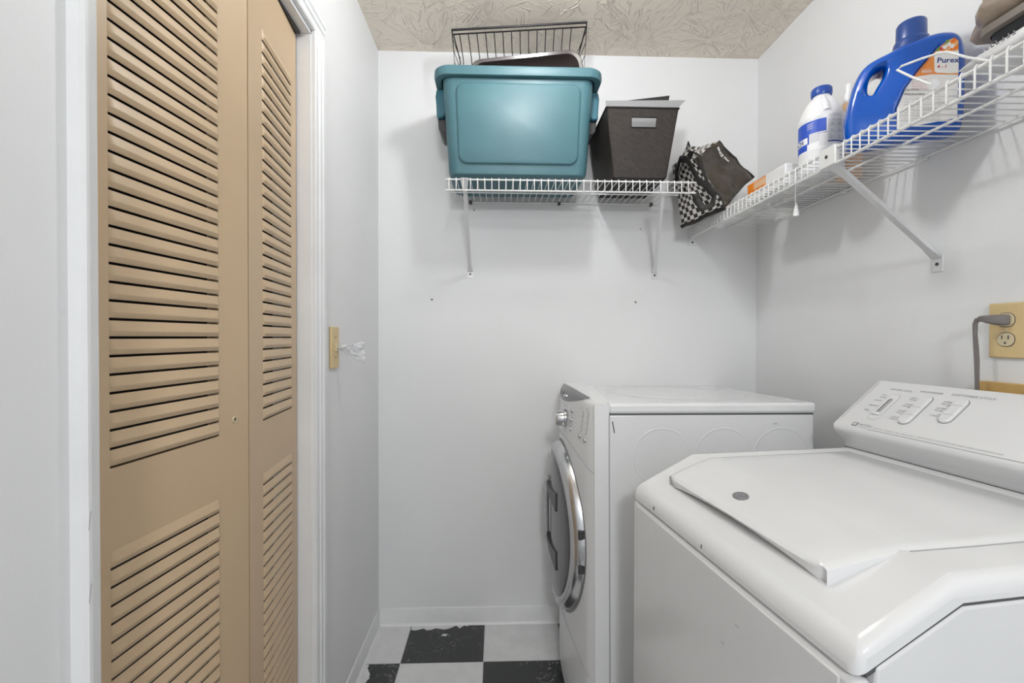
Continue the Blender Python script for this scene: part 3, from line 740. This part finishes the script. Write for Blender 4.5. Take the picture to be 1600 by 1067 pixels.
# dark woven basket
wk = thing('woven_basket', 'dark brown woven basket with cut-out handle beside teal tote', 'basket', (.505, 1.70, BZ))
def uvmesh(o, fn):
    me = o.data; uv = me.uv_layers.new(name='uv')
    for l in me.loops: uv.data[l.index].uv = fn(me.vertices[l.vertex_index].co)
    return o
HB = .233
def wx(z): return .095+(.127-.095)*z/HB
def wy(z): return .118+(.145-.118)*z/HB
def front_wall():
    zs = [0, .168, .202, HB]; us = [-1, -.31, .42, 1]; mb = MB(); vs = []
    for t in (0, .005):
        for z in zs:
            for u in us: vs.append((wx(z)*u, -wy(z)+t, z))
    fs = []; I = lambda t, i, j: t*16+i*4+j
    for i in range(3):
        for j in range(3):
            if (i, j) == (1, 1): continue
            for t in (0, 1): fs.append((I(t, i, j), I(t, i, j+1), I(t, i+1, j+1), I(t, i+1, j)))
    for (a, b) in (((1, 1), (1, 2)), ((1, 2), (2, 2)), ((2, 2), (2, 1)), ((2, 1), (1, 1)), ((3, 0), (3, 3)), ((0, 0), (3, 0)), ((0, 3), (3, 3)), ((0, 0), (0, 3))):
        fs.append((I(0, *a), I(0, *b), I(1, *b), I(1, *a)))
    return mb.add(vs, fs)
uvmesh(front_wall().build('front_wall', 'weave', wk), lambda c: (c.x, c.z))
for s_ in (-1, 1):
    vs = [(s_*(wx(z)-t), s2*wy(z), z) for t in (0, .005) for z in (0, HB) for s2 in (-1, 1)]
    o = MB().add(vs, [(0, 1, 3, 2), (4, 6, 7, 5), (0, 2, 6, 4), (1, 5, 7, 3), (2, 3, 7, 6), (0, 4, 5, 1)]).build('side_wall', 'weave', wk); uvmesh(o, lambda c: (c.y, c.z))
o = MB().add([(wx(z)*u, wy(z)-t, z) for t in (0, .005) for z in (0, HB) for u in (-1, 1)], [(0, 1, 3, 2), (4, 6, 7, 5), (0, 2, 6, 4), (1, 5, 7, 3), (2, 3, 7, 6), (0, 4, 5, 1)]).build('back_wall', 'weave', wk); uvmesh(o, lambda c: (c.x, c.z))
MB().box(-.094, .094, -.117, .117, 0, .004).build('base', 'black_card', wk)
hr = []
for ins in (0, ):
    zt = HB; hr = [(-wx(zt)-.001, -wy(zt)-.001, zt), (wx(zt)+.001, -wy(zt)-.001, zt), (wx(zt)+.001, wy(zt), zt), (-wx(zt)-.001, wy(zt), zt)]
MB().tube(hr, .0032, 6, closed=True).build('rim_binding', 'weave', wk)
hz0, hz1 = .168, .202
MB().tube([(-.31*wx(hz0), -wy(hz0)-.001, hz0), (.42*wx(hz0), -wy(hz0)-.001, hz0), (.42*wx(hz1), -wy(hz1)-.001, hz1), (-.31*wx(hz1), -wy(hz1)-.001, hz1)], .0022, 6, closed=True).build('handle_edge', 'black_card', wk)
def sheet(name, pts, th, m, label, cat):
    n_ = (Vector(pts[1])-Vector(pts[0])).cross(Vector(pts[2])-Vector(pts[0])).normalized()*th
    vs = [Vector(p) for p in pts]+[Vector(p)+n_ for p in pts]; n = len(pts)
    o = MB().add(vs, [tuple(range(n)), tuple(range(2*n-1, n-1, -1))]+[(i, n+i, n+(i+1) % n, (i+1) % n) for i in range(n)]).build(name, m)
    return tag(o, label, cat)
sheet('paper_sheet', [(.425, 1.655, 1.774), (.585, 1.650, 1.774), (.640, 1.640, 2.020), (.692, 1.640, 2.075), (.400, 1.66, 2.078)], .0012, 'paper', 'pale grey paper sheet standing in dark woven basket', 'paper')
sheet('folder', [(.45, 1.70, 1.774), (.59, 1.69, 1.774), (.655, 1.70, 2.122), (.495, 1.715, 2.108)], .003, 'black_card', 'black folder standing behind paper in dark woven basket', 'folder')

# ================================================================ CHECKERED BAG IN THE CORNER
bag = thing('tote_bag', 'crumpled black shopping bag with checkered sides slumped between the two wire shelves', 'bag', (-.004, 0, .008))
PA, PB, PC, PD = Vector((.716, 1.602, 1.840)), Vector((.823, 1.66, 1.916)), Vector((.945, 1.62, 1.782)), Vector((.806, 1.572, 1.652))
QA, QB, QC, QD = Vector((.712, 1.80, 1.885)), Vector((.775, 1.81, 1.962)), Vector((.985, 1.79, 1.83)), Vector((.728, 1.745, 1.628))
def wrinkle(p, amp=.015):
    q = p*14; return p+Vector((noise.noise(q+Vector((3, 1, 7))), noise.noise(q+Vector((9, 4, 2))), noise.noise(q)))*amp+Vector((0, noise.noise(p*38)*amp*.45, 0))
def patch(name, a, b, c, d, m, n=14, bulge=.0, uvs=None, sub=None):
    """bilinear patch a-b-c-d with wrinkles; s runs a->b, t runs a->d"""
    nr = (b-a).cross(d-a).normalized(); vs = []; mb = MB()
    for i in range(n+1):
        for j in range(n+1):
            s_, t_ = i/n, j/n
            p = a*(1-s_)*(1-t_)+b*s_*(1-t_)+c*s_*t_+d*(1-s_)*t_
            p = p+nr*bulge*math.sin(PI*s_)*math.sin(PI*t_)
            vs.append(wrinkle(p))
    mb.add(vs, [(i*(n+1)+j, (i+1)*(n+1)+j, (i+1)*(n+1)+j+1, i*(n+1)+j+1) for i in range(n) for j in range(n)])
    me = bpy.data.meshes.new(name); me.from_pydata(mb.v, [], mb.f); me.materials.append(M[m])
    if uvs:
        uv = me.uv_layers.new(name='uv')
        for l in me.loops:
            k = l.vertex_index; uv.data[l.index].uv = (uvs[0]*(k//(n+1))/n+.001, uvs[1]*(k % (n+1))/n+.001)
    for p in me.polygons: p.use_smooth = True
    o = link(bpy.data.objects.new(name, me), bag)
    sd = o.modifiers.new('thick', 'SOLIDIFY'); sd.thickness = .0015; sd.offset = 0
    return o
fr_n = (PB-PA).cross(PD-PA).normalized()
fsgn = 1 if fr_n.dot(Vector((0, -1, 0))) > 0 else -1
fp_ = patch('front_face', PA, PB, PC, PD, 'bag_black', 18, .012*fsgn)
patch('side_gusset', PA, PD, QD, QA, 'checker', 14, -.004, (15, 12))
patch('top_gusset', PA, PB, QB, QA, 'checker', 12, 0, (8, 12))
patch('back_side', PB, PC, QC, QB, 'bag_black', 10, 0)
patch('under_side', PD, PC, QC, QD, 'bag_black', 10, 0)
patch('rear_face', QA, QB, QC, QD, 'bag_black', 10, 0)
def edge(a, b, r, name, m='strap', n=12): MB().tube([wrinkle(a.lerp(b, k/n)) for k in range(n+1)], r, 6).build(name, m, bag, smooth=True)
edge(PB, PC, .004, 'hem'); edge(PD, QD, .008, 'hem'); edge(PA, PD, .003, 'hem')
def bagpt(x, y):      # text plane on the front face: x along B->C, y towards B->C edge
    e1 = (PC-PB); L1 = e1.length; e2 = (PA-PB); L2 = e2.length
    t_ = .10+x/L1; s_ = 1-(.030-y)/L2
    p = PA*(1-s_)*(1-t_)+PB*s_*(1-t_)+PC*s_*t_+PD*(1-s_)*t_
    p = p+fr_n*.012*fsgn*math.sin(PI*s_)*math.sin(PI*t_)
    return wrinkle(p)+Vector((-.002, -.006, .001))
text('SINCE 1966', .0125, bagpt, 'white_print', bag, bold=.0004)
st = [(.705, 1.745, 1.80), (.703, 1.735, 1.845), (.702, 1.70, 1.875), (.700, 1.63, 1.845), (.704, 1.598, 1.80), (.716, 1.580, 1.757), (.745, 1.568, 1.722), (.768, 1.562, 1.690), (.762, 1.566, 1.660), (.738, 1.585, 1.655), (.728, 1.60, 1.680), (.724, 1.62, 1.72)]
MB().tube(st, .013, 8, flat=.3).build('strap', 'strap', bag, smooth=True)
st = [(.712, 1.66, 1.85), (.716, 1.63, 1.875), (.730, 1.60, 1.85), (.735, 1.588, 1.80), (.750, 1.575, 1.74), (.770, 1.566, 1.70)]
MB().tube(st, .011, 8, flat=.3).build('strap', 'strap', bag, smooth=True)
MB().tube([(.770, 1.80, 1.962), (.775, 1.80, 1.985), (.783, 1.80, 1.960)], .006, 6, flat=.5).build('strap_tip', 'strap', bag, smooth=True)

# ================================================================ THINGS ON THE RIGHT SHELF
RZ = 1.6685
fix = thing('light_fixture', 'slim white strip light with orange label lying along the wire shelf', 'light fixture', (.875, 1.42, RZ))
MB().box(0, .07, -.08, .135, 0, .064).build('housing', 'plastic_w', fix, bev=.005)
MB().box(-.0006, .002, .020, .125, .030, .062).build('orange_label', 'orange', fix)
MB().box(-.001, .0, .020, .088, .036, .058).build('label_panel', 'peach', fix)
pc = thing('pull_cord', 'white pull cord with bell-shaped end hanging through the wire shelf', 'pull cord', (.856, 1.262, 1.655))
MB().tube([(0, 0, .01), (-.003, .0, -.04), (-.002, 0, -.075)], .0013, 6).build('cord', 'wire_w', pc)
MB().lathe([(.0022, -.070), (.004, -.078), (.0078, -.100), (.0075, -.106), (0, -.108)], 16).build('bell_pull', 'plastic_w', pc, smooth=True)
MB().tube([(.0, 0, .0), (-.012, .02, -.015), (-.014, .028, -.03), (-.006, .022, -.038), (0, .006, -.025)], .0009, 5).build('cord_loop', 'wire_w', pc)
# carton lying at the back of the shelf
ct = thing('carton', 'flat white carton with grey printing lying under the bleach bottle end', 'carton', (.985, 1.44, RZ))
MB().box(0, .105, -.10, .16, 0, .05).build('box', 'plastic_w', ct, bev=.001)
for k in range(9): MB().box(.015+k*.009, .019+k*.009, -.09, .12, -.0004, 0).build('printed_bar', 'light_print', ct)

# bleach bottle
bl = thing('bleach_bottle', 'white bleach bottle with blue screw cap and blue label on wire shelf', 'bottle', (.937, 1.275, RZ))
prof = [(.050, 0), (.055, .006), (.056, .012), (.056, .148), (.0575, .152), (.0575, .158), (.055, .166), (.049, .184), (.038, .206), (.028, .219), (.023, .224), (.022, .227), (.022, .236)]
MB().lathe(prof, 40).build('bottle_body', 'bleach', bl, smooth=True, ang=50)
phc = math.atan2(-1.275, -.937)
lo = []
for h in (.118, .150, .185, .215):      # molded grip facets on the shoulder
    pass
MB().lathe([(.0245, .228), (.0255, .231), (.0255, .249), (.0235, .252), (0, .252)], 40).build('screw_cap', 'blue_cap', bl, smooth=True)
for k in range(30):
    a = 2*PI*k/30
    MB().tube([(.0256*math.cos(a), .0256*math.sin(a), .232), (.0256*math.cos(a), .0256*math.sin(a), .248)], .0007, 4).build('cap_rib', 'blue_cap', bl)
def band(a0, a1, z0, z1, r, name, m, parent=bl):
    z0 += .031; z1 += .031
    n = max(3, int(abs(a1-a0)/.08)); lo = [[(rr*math.cos(lerp(a0, a1, k/n)), rr*math.sin(lerp(a0, a1, k/n)), z) for k in range(n+1)] for rr, z in ((r, z0), (r, z1))]
    return MB().loft(lo, False, False, closed=False).build(name, m, parent, smooth=True, ang=80)
lab = band(phc-2.2, phc+1.7, .030, .115, .0563, 'label', 'white_print')
band(phc-2.2, phc+.22, .078, .114, .0565, 'label_blue', 'blue_label')
band(phc-2.2, phc-.62, .034, .050, .0565, 'label_blue', 'blue_label')
band(phc-2.2, phc-.52, .050, .078, .0565, 'label_blue', 'blue_label')
band(phc-2.0, phc-.60, .053, .071, .0567, 'label_plate', 'white_print')
band(phc+.28, phc+1.6, .050, .110, .0565, 'label_grey', 'label_pale')
band(phc-.48, phc-.08, .052, .077, .0566, 'label_pale', 'label_pale')
def bt_(a, z, s, b, m='navy_print', bold=0): text(b, s, lambda x, y: (.0569*math.cos(a+x/.0569), .0569*math.sin(a+x/.0569), z+y+.031), m, bl, bold=bold)
bt_(phc-.62-1.42, .0555, .019, 'BLEACH', bold=.0006)
bf = lambda w, a, z, s_, m_: fine_print(w, s_, lambda x, y: (.0569*math.cos(a+x/.0569), .0569*math.sin(a+x/.0569), z+y+.031), m_, bl)
for q_ in (.104, .098, .092): bf((5,), phc-.62, q_, .006, 'white_print')
bt_(phc-.12, .072, .0055, 'DANGER')
for k in range(7): bf((4, 3, 2, 5), phc-.06, .066-k*.0045, .0035, 'light_print')
for r_ in range(3):
    for c_ in range(3):
        a_ = phc+.36+c_*.36; z_ = .092-r_*.018
        band(a_, a_+.26, z_, z_+.0012, .0567, 'label_rule', 'grey_print'); bf((3,), a_+.03, z_+.004, .005, 'grey_print')
band(phc+.28, phc+1.6, .046, .050, .0567, 'label_rule', 'navy_print')
# handle hollow on the shoulder: a raised grip ridge
MB().tube([(.051*math.cos(phc+.25), .051*math.sin(phc+.25), .166), (.044*math.cos(phc+.20), .044*math.sin(phc+.20), .190), (.028*math.cos(phc+.15), .028*math.sin(phc+.15), .216)], [.010, .009, .006], 10).build('grip_ridge', 'bleach', bl, smooth=True)

# peach lotion bottle behind
pe = thing('lotion_bottle', 'peach lotion bottle with white cap between bleach and blue jug', 'bottle', (1.030, 1.290, RZ))
MB().lathe([(.030, 0), (.034, .005), (.034, .17), (.030, .195), (.018, .215), (.014, .22)], 28).build('bottle_body', 'peach', pe, smooth=True)
MB().lathe([(.015, .218), (.015, .245), (.010, .25), (.010, .275), (0, .277)], 20).build('cap', 'plastic_w', pe, smooth=True)

# blue detergent jug
jg = thing('detergent_jug', 'blue laundry detergent jug with loop handle and orange label', 'jug', (.850, 1.085, RZ), math.radians(-33))
def crom(pts, k=4, closed=True):
    n = len(pts); out = []
    for i in range(n):
        p0, p1, p2, p3 = (Vector(pts[(i+j-1) % n]) for j in range(4))
        for s_ in range(k):
            t = s_/k
            out.append(tuple(.5*((2*p1)+(-p0+p2)*t+(2*p0-5*p1+4*p2-p3)*t*t+(-p0+3*p1-3*p2+p3)*t**3)))
    return out
OUT = crom([(.020, .001), (.010, .018), (.006, .060), (.010, .098), (.017, .130), (.025, .158), (.036, .183), (.050, .198), (.070, .207), (.092, .214), (.112, .222), (.14, .228), (.171, .231), (.193, .228), (.210, .219), (.220, .202), (.225, .174), (.226, .13), (.225, .06), (.222, .018), (.212, .001), (.16, .0), (.09, .0)], 4)
HOL = crom([(.052, .135), (.054, .155), (.060, .170), (.069, .178), (.081, .177), (.080, .160), (.069, .138), (.060, .122), (.054, .124)], 4)
def off(loop, d):
    n = len(loop); out = []
    ar = sum(loop[i][0]*loop[(i+1) % n][1]-loop[(i+1) % n][0]*loop[i][1] for i in range(n)); sg = 1 if ar > 0 else -1
    for i in range(n):
        t = (Vector(loop[(i+1) % n])-Vector(loop[i-1])).normalized(); nn = Vector((t.y, -t.x))*sg
        out.append((loop[i][0]+nn.x*d, loop[i][1]+nn.y*d))
    return out
TH = .082
def jug_mesh():
    bm = bmesh.new()
    def ring(loop, y): return [bm.verts.new((p[0], y, p[1])) for p in loop]
    steps = [(-.020, 0.), (-.010, .0035), (-.004, .010), (0., .024), (0., TH-.024), (-.004, TH-.010), (-.010, TH-.0035), (-.020, TH)]
    hs = [(.010, .003), (.005, .007), (.001, .016), (0, .03), (0, TH-.03), (.001, TH-.016), (.005, TH-.007), (.010, TH-.003)]
    def tower(loop, st):
        rs = [ring(off(loop, d), y) for d, y in st]
        for a, b in zip(rs, rs[1:]):
            for i in range(len(a)): bm.faces.new((a[i], a[(i+1) % len(a)], b[(i+1) % len(a)], b[i]))
        return rs
    A = tower(OUT, steps); B = tower(HOL, hs)
    for k in (0, -1):
        ed = []
        for r_ in (A[k], B[k]):
            for i in range(len(r_)): ed.append(bm.edges.get((r_[i], r_[(i+1) % len(r_)])))
        bmesh.ops.triangle_fill(bm, use_beauty=True, use_dissolve=False, edges=ed, normal=(0, -1, 0))
    bmesh.ops.recalc_face_normals(bm, faces=bm.faces)
    me = bpy.data.meshes.new('jug_body'); bm.to_mesh(me); bm.free()
    for p in me.polygons: p.use_smooth = True
    me.set_sharp_from_angle(angle=math.radians(50)); me.materials.append(M['jug'])
    return link(bpy.data.objects.new('jug_body', me), jg)
jug_mesh()
MB().lathe([(.036, .214), (.0345, .232), (.033, .238), (.0290, .241), (.0285, .278), (.026, .282), (.0, .282)], 36, (.136, TH/2, 0)).build('cap', 'jug_cap', jg, smooth=True)
MB().tube([(.101, .010, .016), (.098, .004, .07), (.112, .002, .112), (.136, .002, .150), (.168, .003, .190), (.19, .008, .210)], [.006, .007, .008, .008, .007, .005], 10, flat=.6).build('diagonal_rib', 'jug', jg, smooth=True)
def flat(name, pts, y, m, parent=jg, uv=False):
    o = MB().add([(p[0], y, p[1]) for p in pts], [tuple(range(len(pts)))]).build(name, m, parent)
    if uv: uvmesh(o, lambda c: (c.x, c.z))
    return o
LAB = [(.104, .022), (.104, .07), (.119, .112), (.142, .148), (.174, .187), (.192, .200), (.202, .202), (.208, .194), (.209, .161), (.208, .022)]
flat('label', LAB, -.0006, 'white_print')
flat('label_sunburst', [(.1335, .135), (.142, .148), (.174, .187), (.192, .200), (.202, .202), (.208, .194), (.209, .161), (.209, .118), (.165, .132)], -.0010, 'burst', uv=True)
flat('brand_plate', [(.168, .176), (.172, .181), (.209, .171), (.209, .121), (.174, .132), (.169, .137)], -.0014, 'white_print')
ct_, sn_ = math.cos(-.27), math.sin(-.27)
def jt(b, s, u, v, m, bold=0., rot=True):
    fn = (lambda x, y: (u+x*ct_-y*sn_*.3, -.0018, v+x*sn_+y)) if rot else (lambda x, y: (u+x, -.0018, v+y))
    text(b, s, fn, m, jg, bold=bold)
jt('Purex', .0160, .1725, .155, 'navy_print', .0003); jt('4', .0105, .1730, .1425, 'red_print', .0001); jt('in', .005, .1800, .1415, 'red_print'); jt('1', .0105, .1850, .1392, 'red_print', .0001)
jf = lambda w, s_, u, v, m_: fine_print(w, s_, lambda x, y: (u+x*ct_-y*sn_*.3, -.0018, v+x*sn_+y), m_, jg)
jf((8,), .0045, .146, .1465, 'white_print'); jt('BREEZE', .0055, .147, .1405, 'white_print', .0002)
for k in range(5): jf((4, 3, 5, 3), .0030, .130, .1285-k*.0052, 'red_print')
jt('CAUTION:', .0058, .1165, .108, 'grey_print', .0002); jf((3, 5, 4), .0038, .1430, .101, 'light_print')
jt('PRECAUCION:', .0058, .1165, .098, 'grey_print', .0002); jf((5, 7), .0038, .155, .0880, 'light_print')
for k in range(8): jf((4, 3, 2, 5, 8, 5, 4), .0036, .1165, .088-k*.0065, 'light_print')
for k, (u, v, r_, m_) in enumerate(((.186, .186, .006, 'white_print'), (.193, .190, .005, 'white_print'), (.180, .184, .0035, 'red_print'), (.198, .184, .0055, 'white_print'))):
    flat('flower', [(u+r_*(1+.35*math.cos(5*a))*math.cos(a)*.8, v+r_*(1+.35*math.cos(5*a))*math.sin(a)*.8) for a in [2*PI*i/20 for i in range(20)]], -.0013-.0001*k, m_)
M['leaf'] = mat('green_leaf_print', (.20, .30, .05), .5)
for u, v in ((.174, .183), (.189, .195)):
    flat('leaf', [(u-.004, v-.004), (u+.002, v-.003), (u+.006, v+.006), (u-.001, v+.005)], -.00125, 'leaf')
# white wire hook hanging in front of the jug
hk = thing('wire_hook', 'bent white wire hook with clear washer clipped to the shelf lip before the jug', 'hook')
MB().tube([(.806, .812, 1.671), (.801, .845, 1.703), (.800, .878, 1.737), (.803, .872, 1.741), (.808, .835, 1.733), (.812, .802, 1.7235), (.817, .795, 1.721), (.826, .765, 1.692), (.836, .735, 1.667)], .0022, 8).build('wire', 'wire_w', hk, smooth=True)
MB().lathe([(.009, 0), (.009, .003), (.004, .0035), (.004, -.0005)], 18, (.804, .806, 1.668), 'x').build('washer', 'clear', hk, smooth=True)
# white film pack, tray and brown bag at the near end of the shelf
pk = thing('film_pack', 'white plastic-wrapped pack lying flat beside detergent jug', 'pack', (.955, .655, RZ))
lo = []
for t in [i/14 for i in range(15)]:
    y = lerp(.145, -.24, t); e_ = min(1, min(t, 1-t)*7+.12)
    lp = []
    for k in range(20):
        a = 2*PI*k/20; r_ = (abs(math.cos(a))**.5*math.copysign(1, math.cos(a))*.115, abs(math.sin(a))**.6*math.copysign(1, math.sin(a))*.019*e_)
        lp.append((r_[0]*(1 if e_ > .5 else .95)+.006*noise.noise(Vector((k*.7, t*9, 1))), y, .0205+r_[1]+(.004*noise.noise(Vector((k*.9, t*7, 4))) if math.sin(a) > -.2 else 0)))
    lo.append(lp)
MB().loft(lo).build('pack_body', 'pack', pk, smooth=True, ang=60)
fine_print((7,), .015, lambda x, y: (-.1165-y*.25-.001, .10-x, .024+y*.8), 'grey_print', pk)
text('DUAL', .020, lambda x, y: (-.02+y, .02-x, -.0006), 'grey_print', pk)
tr = thing('serving_tray', 'brown-grey shallow tray resting on white pack at shelf end', 'tray', (.965, .635, RZ+.044))
tl2 = lambda w, d, z, r: [(p[0], p[1], z) for p in rrect(w, d, r, 5)]
MB().loft([tl2(.17, .25, 0, .02), tl2(.20, .28, .008, .03), tl2(.205, .285, .018, .03)], True, False).build('base', 'tray_d', tr, smooth=True, ang=50)
MB().loft([tl2(.207, .287, .018, .03), tl2(.224, .304, .020, .03), tl2(.224, .304, .033, .03), tl2(.205, .285, .034, .03), tl2(.19, .27, .014, .03)], False, True).build('rim', 'tray', tr, smooth=True, ang=40)
bb_ = MB(); lo = []
for t in [i/12 for i in range(13)]:
    z = .012+.17*t; w_ = .075*(1-.25*t)+.012*math.sin(t*9)
    lo.append([((w_*(1+.16*math.sin(k*2.0+t*4)*(.4+t)+.30*noise.noise(Vector((k*.8, t*4, 8)))))*math.cos(2*PI*k/22), 1.25*(w_*(1+.16*math.sin(k*2.0+t*4)*(.4+t)+.30*noise.noise(Vector((k*.8, t*4, 8)))))*math.sin(2*PI*k/22)+.0, z) for k in range(22)])
pb_ = bb_.loft(lo).build('plastic_bag', 'hem', None, smooth=True, ang=70); pb_.location = (.930, .722, RZ+.044+.024)
tag(pb_, 'crumpled brown plastic bag standing in the tray at shelf end', 'plastic bag')

# ================================================================ OUTLET, PLUG AND CORD
ol = thing('wall_outlet', 'ivory duplex outlet plate above the washer console', 'outlet', (XR, .928, 1.2165))
MB().box(-.007, 0, -.035, .035, -.0595, .0595).build('plate', 'ivory', ol, bev=.003)
for z in (.0225, -.0195):
    so = MB().prism([(p[0], p[1]+z) for p in rrect(.032, .029, .0135, 6)], 'x', -.0092, -.006).build('socket', 'ivory_l', ol, bev=.0008, seg=2)
    MB().prism([(p[0], p[1]+z) for p in rrect(.0345, .0315, .0145, 6)], 'x', -.0074, -.006).build('socket_gap', 'screw', ol)
    if z < 0:
        for y, w_ in ((.006, .0011), (-.006, .0013)): MB().box(-.0095, -.009, y-w_, y+w_, z+.0005, z+.0085).build('slot', 'seam', so)
        MB().lathe([(.0024, 0), (.0024, -.0005)], 10, (-.0091, 0, z-.0075), 'x').build('ground_hole', 'seam', so)
MB().lathe([(.0028, 0), (.0028, -.0012)], 10, (-.007, 0, .0015), 'x').build('screw', 'ivory_l', ol)
pg = thing('power_cord', 'grey three-prong plug and cord dropping behind washer console', 'cord', (XR, .928, 1.239))
MB().loft([[(-.0095, p[0], p[1]) for p in rrect(.020, .022, .005, 3)], [(-.020, p[0]+.002, p[1]) for p in rrect(.021, .023, .006, 3)], [(-.032, p[0]+.012, p[1]+.0015) for p in rrect(.015, .018, .005, 3)], [(-.037, p[0]+.018, p[1]+.003) for p in rrect(.011, .014, .004, 3)], [(-.038, p[0]+.025, p[1]+.003) for p in rrect(.010, .012, .004, 3)]]).build('plug', 'cord', pg, smooth=True, ang=50)
MB().tube([(-.038, .022, .003), (-.038, .031, .001), (-.038, .0345, -.008), (-.038, .0345, -.03), (-.038, .032, -.06), (-.037, .031, -.09), (-.036, .031, -.13), (-.034, .031, -.22), (-.032, .031, -.40)], [.005, .0048, .0044, .0038, .0046, .0046, .004, .004, .004], 10).build('cable', 'cord', pg, smooth=True)
MB().tube([(-.0415, .031, -.03), (-.0425, .0295, -.07), (-.041, .0295, -.11), (-.038, .030, -.20)], .002, 6).build('cable_strand', 'cord', pg, smooth=True)
tp = MB().box(-.014, 0, -.10, .048, -.05, .012).build('wall_plate', 'tan_wood', None, bev=.002); tp.location = (XR, .928, 1.092)
tag(tp, 'tan wall plate half hidden behind the washer console', 'wall plate')
